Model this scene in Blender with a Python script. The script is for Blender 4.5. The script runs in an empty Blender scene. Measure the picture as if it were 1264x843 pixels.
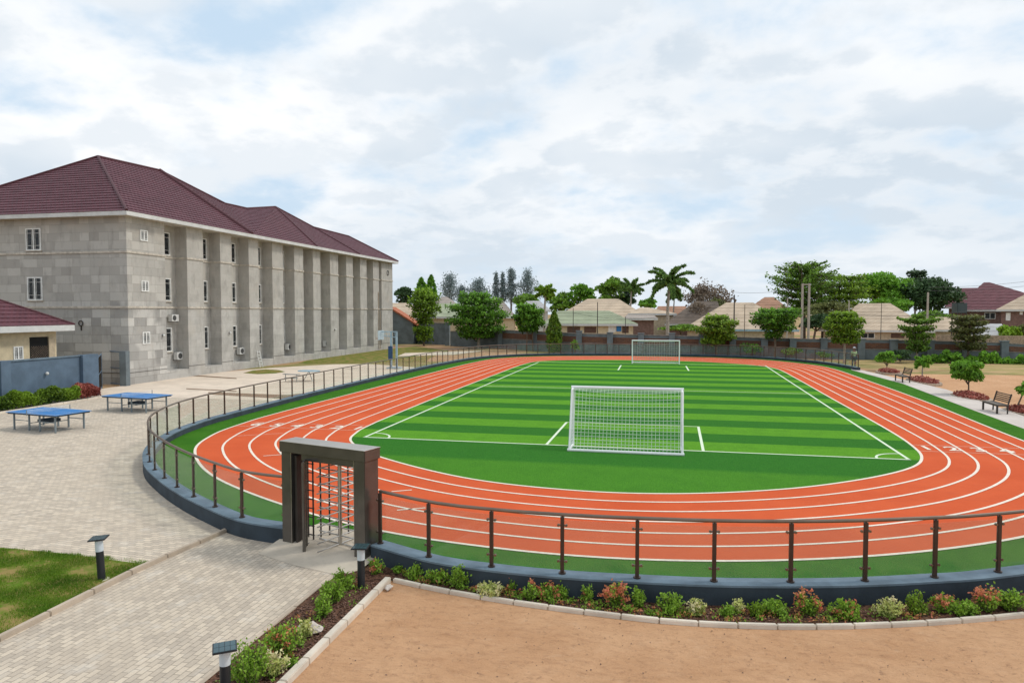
import bpy, bmesh, math, random
import numpy as np
from mathutils import Vector, Matrix
R = math.radians
random.seed(7)
rs = np.random.RandomState(11)
S = bpy.context.scene
COL = S.collection

# ------------------------------------------------------------------ camera, world, sun, exposure
F, CX, CY, HY, CH = 850.0, 632.0, 421.5, 384.0, 5.0
YAW = math.atan(183/F); PIT = math.atan((CY-HY)/F)
cd = bpy.data.cameras.new('camera'); cam = bpy.data.objects.new('camera', cd); COL.objects.link(cam)
cd.sensor_width = 36; cd.lens = 36*F/1264; cd.clip_end = 3000; cd.clip_start = .1
cam.location = (0, 0, CH); cam.rotation_euler = (R(90)-PIT, 0, YAW)
S.camera = cam

SUN = Vector((.60, .26, .76)).normalized()
el = math.asin(SUN.z); az = math.atan2(SUN.x, SUN.y)
W = bpy.data.worlds.new('World'); S.world = W; W.use_nodes = True
nt = W.node_tree; nt.nodes.clear()
def wn(t, **k):
    n = nt.nodes.new(t)
    for a, b in k.items(): setattr(n, a, b)
    return n
def wmath(op, a, b=None, c=None, clamp=False):
    n = wn('ShaderNodeMath', operation=op); n.use_clamp = clamp
    for i, v in enumerate((a, b, c)):
        if v is None: continue
        if isinstance(v, (int, float)): n.inputs[i].default_value = v
        else: nt.links.new(v, n.inputs[i])
    return n.outputs[0]
out = wn('ShaderNodeOutputWorld'); bg = wn('ShaderNodeBackground'); bg.inputs[1].default_value = .1
nt.links.new(bg.outputs[0], out.inputs[0])
sky = wn('ShaderNodeTexSky', sky_type='NISHITA', sun_disc=False)
sky.sun_elevation = el; sky.sun_rotation = az; sky.air_density = 1.0; sky.dust_density = 2.0; sky.ozone_density = 1.5
tc = wn('ShaderNodeTexCoord'); sp = wn('ShaderNodeSeparateXYZ'); nt.links.new(tc.outputs['Generated'], sp.inputs[0])
zz = wmath('ADD', wmath('MAXIMUM', sp.outputs[2], 0.0), .30)
cb = wn('ShaderNodeCombineXYZ')
nt.links.new(wmath('DIVIDE', sp.outputs[0], zz), cb.inputs[0]); nt.links.new(wmath('DIVIDE', sp.outputs[1], zz), cb.inputs[1])
def wnoise(scale, det, rough, off, dist=0.0):
    mp = wn('ShaderNodeMapping'); mp.inputs['Location'].default_value = off
    mp.inputs['Scale'].default_value = (1.0, 1.0, 1.0)
    nt.links.new(cb.outputs[0], mp.inputs[0])
    n = wn('ShaderNodeTexNoise'); n.inputs['Scale'].default_value = scale; n.inputs['Detail'].default_value = det
    n.inputs['Roughness'].default_value = rough; n.inputs['Distortion'].default_value = dist
    nt.links.new(mp.outputs[0], n.inputs['Vector']); return n.outputs[0]
def wramp(v, a, b, smooth=True):
    n = wn('ShaderNodeMapRange'); n.interpolation_type = 'SMOOTHSTEP' if smooth else 'LINEAR'
    n.inputs[1].default_value = a; n.inputs[2].default_value = b; nt.links.new(v, n.inputs[0]); return n.outputs[0]
def wmix(f, a, b):
    n = wn('ShaderNodeMix', data_type='RGBA')
    if isinstance(f, float): n.inputs[0].default_value = f
    else: nt.links.new(f, n.inputs[0])
    for i, v in ((6, a), (7, b)):
        if isinstance(v, tuple): n.inputs[i].default_value = v+(1,)
        else: nt.links.new(v, n.inputs[i])
    return n.outputs[2]
n1 = wnoise(1.9, 9, .56, (5.1, 2.7, 0), .1)
n2 = wnoise(1.9, 7, .54, (5.135, 2.80, 0), .1)      # same clouds seen a little lower: shaded bases
n3 = wnoise(.9, 5, .5, (9.3, 4.2, 0))
n4 = wnoise(4.2, 7, .5, (2.3, 7.7, 0), .1)
n5 = wnoise(4.6, 5, .5, (2.335, 7.80, 0), .1)
nn = wmath('ADD', wmath('MULTIPLY', n1, .74), wmath('MULTIPLY', n4, .26))
nb = wmath('ADD', wmath('MULTIPLY', n2, .74), wmath('MULTIPLY', n5, .26))
cover = wramp(nn, .37, .52)
base = wramp(wmath('SUBTRACT', nn, nb), -.03, .055)
base = wmath('ADD', wmath('MULTIPLY', base, .48), wmath('MULTIPLY', wramp(n3, .40, .60), .52))
blue = wmix(.10, (5.7, 7.2, 8.7), sky.outputs[0])
cloud = wmix(base, (9.1, 9.25, 9.4), (6.1, 6.9, 7.7))
mixed = wmix(cover, blue, cloud)
hz = wramp(sp.outputs[2], .0, .22)
mixed = wmix(wmath('MULTIPLY', wmath('SUBTRACT', 1.0, hz), .55), mixed, (6.3, 7.1, 7.9))
nt.links.new(mixed, bg.inputs[0])

ld = bpy.data.lights.new('sun', 'SUN'); lo = bpy.data.objects.new('sun', ld); COL.objects.link(lo)
ld.energy = 1.5; ld.angle = R(10); ld.color = (1.0, .95, .87)
lo.rotation_euler = SUN.to_track_quat('Z', 'Y').to_euler()
S.view_settings.view_transform = 'Standard'; S.view_settings.look = 'None'
S.view_settings.exposure = 0.15; S.view_settings.gamma = 1.0; S.view_settings.use_curve_mapping = False
S.cycles.transparent_max_bounces = 24; S.cycles.max_bounces = 6

# ------------------------------------------------------------------ survey helpers: photo pixel -> point on the ground or on a wall plane
def ray(px, py):
    x = (px-CX)/F; y = -(py-CY)/F
    f = math.cos(PIT)+y*math.sin(PIT); u = -math.sin(PIT)+y*math.cos(PIT)
    return (x*math.cos(YAW)-f*math.sin(YAW), x*math.sin(YAW)+f*math.cos(YAW), u)
def G(px, py, z=0.0):
    d = ray(px, py); t = (z-CH)/d[2]; return (d[0]*t, d[1]*t)
def onY(px, py, Y):
    d = ray(px, py); s = Y/d[1]; return (s*d[0], CH+s*d[2])
def onX(px, py, X):
    d = ray(px, py); s = X/d[0]; return (s*d[1], CH+s*d[2])
def hgt(px, py, ytop, z=0.0):
    g = G(px, py, z); h = math.hypot(*g); e = ray(px, ytop); return CH+e[2]/math.hypot(e[0], e[1])*h-z

# ------------------------------------------------------------------ materials
MATS = {}
class NT:
    def __init__(s, name):
        s.m = bpy.data.materials.new(name); s.m.use_nodes = True; s.t = s.m.node_tree
        s.b = s.t.nodes['Principled BSDF']; s.o = s.t.nodes['Material Output']; s._p = None
    def n(s, t, **k):
        n = s.t.nodes.new(t)
        for a, b in k.items(): setattr(n, a, b)
        return n
    def l(s, a, b): s.t.links.new(a, b)
    def pos(s):
        if s._p is None: s._p = s.n('ShaderNodeNewGeometry').outputs['Position']
        return s._p
    def map(s, v, sc=(1, 1, 1), rot=(0, 0, 0), loc=(0, 0, 0)):
        m = s.n('ShaderNodeMapping'); m.inputs['Scale'].default_value = sc; m.inputs['Rotation'].default_value = rot
        m.inputs['Location'].default_value = loc; s.l(v, m.inputs[0]); return m.outputs[0]
    def noise(s, sc, det=4, rough=.55, v=None, dist=0):
        n = s.n('ShaderNodeTexNoise'); n.inputs['Scale'].default_value = sc; n.inputs['Detail'].default_value = det
        n.inputs['Roughness'].default_value = rough; n.inputs['Distortion'].default_value = dist
        s.l(v if v is not None else s.pos(), n.inputs['Vector']); return n.outputs[0]
    def ramp(s, v, a, b, lo=0.0, hi=1.0):
        n = s.n('ShaderNodeMapRange'); n.interpolation_type = 'SMOOTHSTEP'
        n.inputs[1].default_value = a; n.inputs[2].default_value = b; n.inputs[3].default_value = lo; n.inputs[4].default_value = hi
        s.l(v, n.inputs[0]); return n.outputs[0]
    def mix(s, f, a, b, mode='MIX'):
        n = s.n('ShaderNodeMix', data_type='RGBA', blend_type=mode)
        for i, v in ((0, f), (6, a), (7, b)):
            if isinstance(v, (int, float)): n.inputs[i].default_value = v if i == 0 else (v, v, v, 1)
            elif isinstance(v, tuple): n.inputs[i].default_value = tuple(v)+(1,)
            else: s.l(v, n.inputs[i])
        return n.outputs[2]
    def math(s, op, a, b=None, clamp=False):
        n = s.n('ShaderNodeMath', operation=op); n.use_clamp = clamp
        for i, v in enumerate((a, b)):
            if v is None: continue
            if isinstance(v, (int, float)): n.inputs[i].default_value = v
            else: s.l(v, n.inputs[i])
        return n.outputs[0]
    def col(s, c):
        if isinstance(c, tuple): s.b.inputs['Base Color'].default_value = tuple(c)+(1,)
        else: s.l(c, s.b.inputs['Base Color'])
    def rough(s, v):
        if isinstance(v, (int, float)): s.b.inputs['Roughness'].default_value = v
        else: s.l(v, s.b.inputs['Roughness'])
    def bump(s, h, st=.3, d=.02):
        n = s.n('ShaderNodeBump'); n.inputs['Strength'].default_value = st; n.inputs['Distance'].default_value = d
        s.l(h, n.inputs['Height']); s.l(n.outputs[0], s.b.inputs['Normal'])
    def spec(s, v): s.b.inputs['Specular IOR Level'].default_value = v
def simple(name, c, rough=.6, metal=0.0, var=.12, sc=3.0, spec=.4, bump=0.0, bsc=40):
    if name in MATS: return MATS[name]
    k = NT(name); n = k.noise(sc, 5)
    a = tuple(x*(1-var) for x in c); b = tuple(min(1, x*(1+var)) for x in c)
    k.col(k.mix(k.ramp(n, .3, .7), a, b)); k.rough(rough); k.b.inputs['Metallic'].default_value = metal; k.spec(spec)
    if bump: k.bump(k.noise(bsc, 3), bump, .01)
    MATS[name] = k.m; return k.m

def m_soil():
    k = NT('dry_ground'); a = k.noise(.06, 5, .6); b = k.noise(.9, 6, .65); c = k.noise(14, 4, .7)
    tan = k.mix(k.ramp(b, .3, .7), (.42, .25, .14), (.54, .34, .20))
    grs = k.mix(k.ramp(b, .35, .65), (.20, .20, .06), (.34, .29, .12))
    col = k.mix(k.ramp(a, .47, .56), tan, grs)
    col = k.mix(k.ramp(c, .35, .7, 0, .35), col, (.25, .17, .09)); k.col(col); k.rough(.95); k.spec(.1); k.bump(c, .4, .02); return k.m
def m_sand():
    k = NT('sand'); a = k.noise(.45, 5, .6); b = k.noise(3.2, 6, .7, k.map(k.pos(), (1, 2.4, 1), (0, 0, .3))); c = k.noise(45, 4, .7); d = k.noise(9, 5, .75, dist=.6)
    col = k.mix(k.ramp(a, .32, .68), (.55, .295, .15), (.67, .39, .215))
    col = k.mix(k.ramp(b, .45, .72, 0, .6), col, (.39, .20, .105))
    col = k.mix(k.ramp(d, .54, .70, 0, .7), col, (.30, .155, .085))
    col = k.mix(k.ramp(c, .3, .72, 0, .3), col, (.68, .45, .29))
    f2 = k.noise(3.2, 8, .8, k.map(k.pos(), (.8, 1.3, 1)), .4); col = k.mix(k.ramp(f2, .54, .68, 0, .45), col, (.38, .19, .09)); col = k.mix(k.ramp(f2, .46, .34, 0, .3), col, (.72, .47, .30))
    k.col(col); k.rough(.95); k.spec(.1); k.bump(k.math('ADD', k.math('ADD', b, f2), k.math('MULTIPLY', c, .35)), .9, .05); return k.m
def m_pavers(name, rot, light):
    k = NT(name)
    v = k.map(k.pos(), (1, 1, 1), (0, 0, rot))
    br = k.n('ShaderNodeTexBrick'); k.l(v, br.inputs['Vector'])
    br.offset = .5; br.inputs['Scale'].default_value = 1.0; br.inputs['Brick Width'].default_value = .21; br.inputs['Row Height'].default_value = .105
    br.inputs['Mortar Size'].default_value = .006; br.inputs['Mortar Smooth'].default_value = .4; br.inputs['Bias'].default_value = 0.0
    c1 = tuple(x*light for x in (.70, .59, .46)); c2 = tuple(x*light for x in (.47, .395, .315))
    br.inputs['Color1'].default_value = c1+(1,); br.inputs['Color2'].default_value = c2+(1,); br.inputs['Mortar'].default_value = (.19*light, .16*light, .13*light, 1)
    a = k.noise(.35, 5, .6); b = k.noise(2.2, 5, .65); c = k.noise(30, 4, .7)
    col = k.mix(k.ramp(a, .35, .68, 0, .45), br.outputs[0], (.56*light, .46*light, .35*light))
    col = k.mix(k.ramp(b, .48, .72, 0, .6), col, (.40*light, .34*light, .28*light))
    col = k.mix(k.ramp(b, .5, .28, 0, .35), col, (.70*light, .65*light, .58*light))
    col = k.mix(k.ramp(c, .3, .75, 0, .35), col, (.40*light, .35*light, .29*light))
    k.col(col); k.rough(.9); k.spec(.2); k.bump(k.math('ADD', k.math('MULTIPLY', br.outputs['Fac'], -1.0), k.math('MULTIPLY', c, .3)), .5, .008); return k.m
def m_concrete(name, c=(.46, .41, .35), var=.2):
    k = NT(name); a = k.noise(.7, 6, .65); b = k.noise(6, 5, .7); d = k.noise(50, 3, .6)
    col = k.mix(k.ramp(a, .3, .7), tuple(x*(1-var) for x in c), tuple(x*(1+var*.6) for x in c))
    col = k.mix(k.ramp(b, .5, .8, 0, .4), col, tuple(x*.6 for x in c)); k.col(col); k.rough(.9); k.spec(.2); k.bump(k.math('ADD', b, d), .25, .01); return k.m
def m_turf(name, dark, light, stripes=False):
    k = NT(name); a = k.noise(1.2, 5, .6); b = k.noise(34, 3, .7); w = k.noise(5, 4, .6)
    if stripes:
        sx = k.n('ShaderNodeSeparateXYZ'); k.l(k.pos(), sx.inputs[0])
        yy = k.math('ADD', sx.outputs[1], k.math('MULTIPLY', k.math('SUBTRACT', w, .5), .10))
        ph = k.math('MODULO', k.math('ADD', k.math('SUBTRACT', yy, 24.5), 72.0), 3.6)
        f = k.ramp(k.math('ABSOLUTE', k.math('SUBTRACT', ph, 1.8)), .85, .95)
        # phase 0..1.8 light, 1.8..3.6 dark
        f = k.math('LESS_THAN', ph, 1.8)
        near = k.math('LESS_THAN', sx.outputs[1], 24.5)
        nearband = k.math('MULTIPLY', k.ramp(sx.outputs[1], 21.9, 21.3), .45)
        f = k.mix(near, f, nearband)
        base = k.mix(f, dark, light)
    else:
        base = k.mix(k.ramp(a, .3, .7), dark, light)
    col = k.mix(k.ramp(a, .4, .75, 0, .22), base, tuple(x*.72 for x in dark))
    col = k.mix(k.ramp(b, .35, .75, 0, .35), col, tuple(x*.55 for x in dark))
    col = k.mix(k.ramp(b, .55, .25, 0, .22), col, tuple(min(1, x*1.5) for x in light))
    w2 = k.noise(.28, 6, .7); col = k.mix(k.ramp(w2, .55, .8, 0, .35), col, tuple(x*.6 for x in light))
    fib = k.noise(60, 3, .8, k.map(k.pos(), (1, .25, 1))); col = k.mix(k.ramp(fib, .35, .7, 0, .4), col, tuple(x*.5 for x in dark))
    k.col(col); k.rough(.95); k.spec(.04); k.bump(b, 1.0, .03); return k.m
def m_track():
    k = NT('track_rubber'); a = k.noise(.5, 5, .6); b = k.noise(120, 3, .7); c = k.noise(3, 5, .6, k.map(k.pos(), (1, 3, 1)))
    col = k.mix(k.ramp(a, .3, .7), (.62, .108, .038), (.69, .132, .048))
    col = k.mix(k.ramp(b, .3, .75, 0, .3), col, (.40, .06, .028))
    col = k.mix(k.ramp(c, .5, .8, 0, .45), col, (.47, .095, .05)); e = k.noise(1.7, 7, .75, dist=1.2)
    col = k.mix(k.ramp(e, .56, .75, 0, .3), col, (.70, .19, .09)); col = k.mix(k.ramp(k.noise(9, 5, .8), .62, .8, 0, .35), col, (.33, .07, .04)); k.col(col); k.rough(.95); k.spec(.05); k.bump(b, .5, .008); return k.m
def m_stone():
    k = NT('stone_cladding')
    sx = k.n('ShaderNodeSeparateXYZ'); k.l(k.pos(), sx.inputs[0])
    u = k.math('ADD', sx.outputs[0], sx.outputs[1]); cbn = k.n('ShaderNodeCombineXYZ'); k.l(u, cbn.inputs[0]); k.l(sx.outputs[2], cbn.inputs[1])
    def br(w, h, off, c1, c2, mort, loc):
        b = k.n('ShaderNodeTexBrick'); k.l(k.map(cbn.outputs[0], loc=loc), b.inputs['Vector']); b.offset = off; b.squash = 1.9; b.squash_frequency = 2
        b.inputs['Scale'].default_value = 1; b.inputs['Brick Width'].default_value = w; b.inputs['Row Height'].default_value = h
        b.inputs['Mortar Size'].default_value = .014; b.inputs['Mortar Smooth'].default_value = .6
        b.inputs['Color1'].default_value = c1+(1,); b.inputs['Color2'].default_value = c2+(1,); b.inputs['Mortar'].default_value = mort+(1,); return b
    b1 = br(1.15, .58, .43, (.34, .33, .315), (.64, .62, .58), (.24, .225, .20), (.3, .1, 0))
    b2 = br(.77, .58, .31, (.31, .30, .285), (.60, .585, .55), (.24, .225, .20), (1.9, .1, 0))
    big = k.noise(.22, 3, .5)
    col = k.mix(k.ramp(big, .45, .52), b1.outputs[0], b2.outputs[0])
    # the long side is a smoother, warmer render
    ge = k.n('ShaderNodeNewGeometry'); sn = k.n('ShaderNodeSeparateXYZ'); k.l(ge.outputs['Normal'], sn.inputs[0])
    side = k.math('MULTIPLY', k.ramp(sx.outputs[1], 43.9, 45.0), .7)
    warm = k.mix(k.ramp(k.noise(.8, 6, .65), .3, .7), (.42, .405, .375), (.57, .55, .51))
    col = k.mix(side, col, warm)
    up = k.mix(k.ramp(sx.outputs[2], 5.0, 6.0, 0, .4), col, (.48, .45, .40))
    st = k.noise(2.0, 6, .7, k.map(k.pos(), (1, 1, .35)))
    col = k.mix(k.ramp(st, .48, .75, 0, .6), up, (.25, .235, .215))
    col = k.mix(k.ramp(k.noise(.5, 4), .55, .7, 0, .35), col, (.54, .49, .42))
    d = k.noise(35, 3, .7); col = k.mix(k.ramp(d, .35, .7, 0, .22), col, (.22, .2, .17))
    k.col(col); k.rough(.92); k.spec(.15)
    k.bump(k.math('ADD', k.math('MULTIPLY', k.mix(side, b1.outputs['Fac'], 0.0), -.6), k.math('MULTIPLY', d, .5)), .4, .015); return k.m
def m_tile(name, c, pitch=.36):
    k = NT(name)
    sx = k.n('ShaderNodeSeparateXYZ'); k.l(k.pos(), sx.inputs[0])
    u = k.math('ADD', sx.outputs[0], sx.outputs[1])
    wv = k.math('SINE', k.math('MULTIPLY', u, 2*math.pi/pitch))
    n = k.noise(1.1, 5); d = k.noise(20, 4, .7)
    col = k.mix(k.ramp(n, .3, .7), tuple(x*.85 for x in c), tuple(x*1.15 for x in c))
    col = k.mix(k.ramp(d, .35, .75, 0, .4), col, tuple(x*.6 for x in c))
    k.col(col); k.rough(.6); k.spec(.3); k.bump(wv, .5, .03); return k.m
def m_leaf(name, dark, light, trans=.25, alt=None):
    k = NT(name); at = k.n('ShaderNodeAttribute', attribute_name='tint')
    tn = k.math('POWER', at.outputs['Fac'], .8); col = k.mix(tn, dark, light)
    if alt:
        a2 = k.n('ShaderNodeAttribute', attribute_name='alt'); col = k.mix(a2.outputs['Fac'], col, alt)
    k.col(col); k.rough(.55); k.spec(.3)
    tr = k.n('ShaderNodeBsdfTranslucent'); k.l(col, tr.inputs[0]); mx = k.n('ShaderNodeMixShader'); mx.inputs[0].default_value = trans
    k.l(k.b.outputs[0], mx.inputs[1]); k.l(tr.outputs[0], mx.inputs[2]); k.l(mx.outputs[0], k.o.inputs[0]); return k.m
def m_glass():
    k = NT('rail_glass'); tr = k.n('ShaderNodeBsdfTransparent'); tr.inputs[0].default_value = (.93, .955, .94, 1)
    gl = k.n('ShaderNodeBsdfGlossy'); gl.inputs['Roughness'].default_value = .04; gl.inputs[0].default_value = (.9, .95, .95, 1)
    df = k.n('ShaderNodeBsdfDiffuse'); df.inputs[0].default_value = (.7, .75, .72, 1)
    lw = k.n('ShaderNodeLayerWeight'); lw.inputs[0].default_value = .35; fc = k.math('MINIMUM', k.math('ADD', k.math('MULTIPLY', k.math('POWER', lw.outputs['Facing'], 3.0), .35), .02), .3)
    m1 = k.n('ShaderNodeMixShader'); k.l(fc, m1.inputs[0]); k.l(tr.outputs[0], m1.inputs[1]); k.l(gl.outputs[0], m1.inputs[2])
    m2 = k.n('ShaderNodeMixShader'); m2.inputs[0].default_value = .035; k.l(m1.outputs[0], m2.inputs[1]); k.l(df.outputs[0], m2.inputs[2])
    k.l(m2.outputs[0], k.o.inputs[0]); return k.m
def m_window():
    k = NT('window_glass'); n = k.noise(2.5, 3); k.col(k.mix(k.ramp(n, .35, .65), (.012, .014, .016), (.045, .05, .052))); k.rough(.18); k.spec(.22); return k.m
def m_brick():
    k = NT('brick_infill'); sx = k.n('ShaderNodeSeparateXYZ'); k.l(k.pos(), sx.inputs[0]); cbn = k.n('ShaderNodeCombineXYZ')
    k.l(k.math('ADD', sx.outputs[0], k.math('MULTIPLY', sx.outputs[1], .3)), cbn.inputs[0]); k.l(sx.outputs[2], cbn.inputs[1])
    b = k.n('ShaderNodeTexBrick'); k.l(cbn.outputs[0], b.inputs['Vector']); b.inputs['Scale'].default_value = 1; b.inputs['Brick Width'].default_value = .4; b.inputs['Row Height'].default_value = .16
    b.inputs['Mortar Size'].default_value = .02; b.inputs['Color1'].default_value = (.19, .085, .05, 1); b.inputs['Color2'].default_value = (.12, .06, .045, 1); b.inputs['Mortar'].default_value = (.17, .12, .09, 1)
    k.col(k.mix(k.ramp(k.noise(1.5, 5), .45, .75, 0, .5), b.outputs[0], (.12, .085, .07))); k.rough(.95); k.spec(.1); return k.m
def m_mulch():
    k = NT('mulch'); v = k.n('ShaderNodeTexVoronoi'); v.inputs['Scale'].default_value = 26; k.l(k.pos(), v.inputs['Vector'])
    sep = k.n('ShaderNodeSeparateColor'); k.l(v.outputs['Color'], sep.inputs[0])
    col = k.mix(k.ramp(sep.outputs[0], .1, .9), (.045, .022, .015), (.17, .085, .055))
    col = k.mix(k.ramp(k.noise(1.5, 4), .45, .7, 0, .5), col, (.13, .08, .05))
    k.col(col); k.rough(.95); k.spec(.1); k.bump(v.outputs['Distance'], .9, .03); return k.m
def m_lawn():
    k = NT('lawn_soil'); a = k.noise(1.3, 5, .6); b = k.noise(9, 5, .7)
    col = k.mix(k.ramp(a, .42, .58), (.10, .17, .015), (.27, .21, .07)); col = k.mix(k.ramp(b, .48, .72, 0, .75), col, (.36, .20, .11))
    k.col(col); k.rough(.95); k.spec(.1); k.bump(b, .5, .02); return k.m
def m_dry():
    k = NT('dry_grass'); a = k.noise(.35, 5, .6, k.map(k.pos(), (1, 2.5, 1))); b = k.noise(3, 5, .7)
    col = k.mix(k.ramp(a, .38, .62), (.30, .27, .09), (.52, .34, .19)); col = k.mix(k.ramp(b, .45, .75, 0, .5), col, (.22, .23, .07)); k.col(col); k.rough(.95); k.spec(.1); k.bump(b, .4, .02); return k.m
def m_corr(name, c, pitch=.5):
    k = NT(name); sx = k.n('ShaderNodeSeparateXYZ'); k.l(k.pos(), sx.inputs[0])
    n = k.noise(.5, 5, .6); d = k.noise(4, 5, .7)
    col = k.mix(k.ramp(n, .3, .7), tuple(x*.82 for x in c), tuple(x*1.12 for x in c)); col = k.mix(k.ramp(d, .5, .8, 0, .45), col, tuple(x*.62 for x in c))
    wv = k.math('SINE', k.math('MULTIPLY', k.math('ADD', sx.outputs[0], sx.outputs[1]), 2*math.pi/pitch))
    k.col(col); k.rough(.7); k.spec(.3); k.bump(wv, .4, .03); return k.m

M = dict(soil=m_soil(), sand=m_sand(), paver_path=m_pavers('path_pavers', R(90), 1.0), paver_court=m_pavers('court_pavers', R(4), 1.05),
    court=m_concrete('court_concrete', (.74, .62, .50), .13), slab=m_concrete('gate_slab', (.58, .50, .40)), kerb=m_concrete('kerb_concrete', (.50, .41, .32), .2), kerb_pale=m_concrete('kerb_pale', (.68, .60, .50), .18),
    path=m_concrete('walk_concrete', (.62, .55, .50), .12), drain=simple('drain_dirt', (.25, .17, .11), .95, var=.3, sc=6),
    pitch=m_turf('pitch_turf', (.040, .19, .025), (.15, .40, .030), True), turf=m_turf('verge_turf', (.045, .17, .016), (.078, .24, .022)),
    track=m_track(), line=simple('line_paint', (.82, .72, .60), .7, var=.08, sc=9), pline=simple('pitch_line_paint', (.70, .80, .60), .8, var=.08, sc=14),
    faint=simple('worn_line_paint', (.78, .36, .25), .8, var=.12, sc=14),
    stone=m_stone(), tile=m_tile('maroon_tiles', (.125, .045, .058)), cap=simple('ridge_cap', (.085, .026, .032), .6), fascia=simple('white_fascia', (.62, .62, .60), .6, var=.1, sc=1.5),
    soffit=simple('soffit', (.5, .47, .42), .8), white=simple('white_frame', (.78, .78, .75), .5), glass=m_window(), rglass=m_glass(),
    blue=simple('blue_wall_paint', (.105, .155, .215), .85, var=.14, sc=1.5, bump=.2), plinthshade=simple('plinth_paint_shaded', (.034, .048, .062), .85, var=.2, sc=2.0, bump=.3), drygrass=m_dry(), plinth=simple('plinth_paint_lit', (.135, .185, .23), .85, var=.2, sc=2.0, bump=.3),  # plinth: shaded sides and lit top put into two colours of one paint
    greywall=simple('grey_wall_paint', (.155, .185, .20), .9, var=.2, sc=1.0), brick=m_brick(), cop=simple('wall_coping', (.22, .20, .18), .9, var=.25),
    bronze=simple('bronze_steel', (.13, .12, .108), .26, .6, var=.12), steel=simple('steel', (.50, .47, .43), .28, .85, var=.08), dark=simple('dark_steel', (.06, .052, .048), .4, .5),
    rail=simple('rail_bronze', (.20, .145, .11), .3, .7), post=simple('post_bronze', (.075, .05, .04), .38, .5),
    goal=simple('goal_paint', (.85, .86, .86), .4, var=.03), net=simple('net_cord', (.80, .84, .80), .8), netfar=simple('far_net_cord', (.45, .48, .45), .8),
    ttblue=simple('table_blue', (.025, .20, .52), .4, var=.06), ttleg=simple('table_leg', (.24, .28, .30), .4, .4), ttunder=simple('table_under', (.03, .04, .05), .6),
    black=simple('bollard_black', (.022, .024, .028), .45), lens=simple('bollard_lens', (.62, .68, .72), .3, var=.05), solar=simple('solar_cell', (.04, .085, .095), .15, .2, spec=.7),
    mulch=m_mulch(), lawn=m_lawn(), wood=simple('bench_wood', (.20, .17, .145), .8, var=.3, sc=8), iron=simple('bench_dark', (.05, .042, .036), .6),
    bark=simple('bark', (.16, .12, .09), .95, var=.3, sc=4), palebark=simple('pale_bark', (.36, .32, .27), .95, var=.25, sc=4),
    ac=simple('ac_white', (.62, .62, .60), .5), acd=simple('ac_grille', (.06, .06, .06), .6), cream=simple('cream_render', (.62, .52, .35), .9, var=.1), beige=simple('beige_render', (.50, .41, .29), .9, var=.15),
    brown=simple('brown_render', (.20, .12, .10), .9, var=.2), browns=simple('brown_shutter', (.13, .075, .055), .8, var=.2), pole=simple('pole_concrete', (.42, .37, .32), .9), wire=simple('wire', (.05, .05, .05), .6),
    roof_tan=m_corr('tan_roof', (.56, .44, .32)), roof_green=m_corr('pale_green_roof', (.335, .37, .245)), roof_grey=m_corr('weathered_roof', (.36, .31, .27)), roof_rust=m_corr('rust_roof', (.40, .22, .14)), roof_dark=m_corr('dark_brown_roof', (.15, .115, .09)),
    roof_orange=simple('orange_roof', (.42, .13, .06), .8, var=.25), roof_pale=m_corr('pale_metal_roof', (.5, .49, .49)), roof_maroon=m_tile('far_maroon_roof', (.15, .05, .06), .6), lblue=simple('pale_blue_paint', (.30, .43, .50), .5, var=.15),
    navy=simple('navy_pad', (.02, .07, .16), .5), tan_brick=simple('tan_brick', (.38, .28, .19), .95, var=.3, sc=8), skin=simple('skin', (.16, .09, .06), .6), shirt=simple('pale_green_shirt', (.35, .48, .25), .9, var=.4, sc=12), trouser=simple('navy_trousers', (.03, .04, .06), .9), cap2=simple('pale_cap', (.5, .55, .6), .8),
    rock=simple('rock', (.55, .48, .42), .9, var=.3, sc=9))
L = dict(
    tier=m_leaf('leaf_bright', (0.050, 0.094, 0.010), (.36, .58, .05), .35), deep=m_leaf('leaf_deep', (0.025, 0.066, 0.008), (.25, .54, .05), .33),
    broad=m_leaf('leaf_mid', (0.039, 0.077, 0.014), (.29, .52, .06), .33), vivid=m_leaf('leaf_vivid', (0.047, 0.110, 0.011), (.28, .58, .06), .35), dark=m_leaf('leaf_dark', (0.017, 0.039, 0.017), (.09, .17, .06)),
    olive=m_leaf('leaf_olive', (0.061, 0.072, 0.022), (.27, .30, .10), .3), grey=m_leaf('leaf_grey', (.15, .20, .20), (.30, .37, .37), .3), brown=m_leaf('leaf_brown', (.17, .13, .09), (.32, .25, .19), .2),
    cyp=m_leaf('leaf_cypress', (0.039, 0.083, 0.007), (.20, .34, .03), .3), palm=m_leaf('leaf_palm', (0.033, 0.072, 0.019), (.23, .40, .09), .3), shrub=m_leaf('leaf_shrub', (.09, .17, .018), (.30, .50, .05), .3, (.80, .22, .15)),
    pale=m_leaf('leaf_variegated', (.30, .42, .08), (.66, .66, .24), .3, (.80, .72, .45)), red=m_leaf('leaf_red', (.22, .045, .035), (.50, .16, .12), .2, (.62, .33, .24)), grass=m_leaf('grass_blade', (.07, .17, .008), (.24, .36, .03), .35),
    hedge=m_leaf('leaf_hedge', (0.028, 0.066, 0.006), (.25, .40, .03), .3), twig=MATS['bark'])

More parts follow.
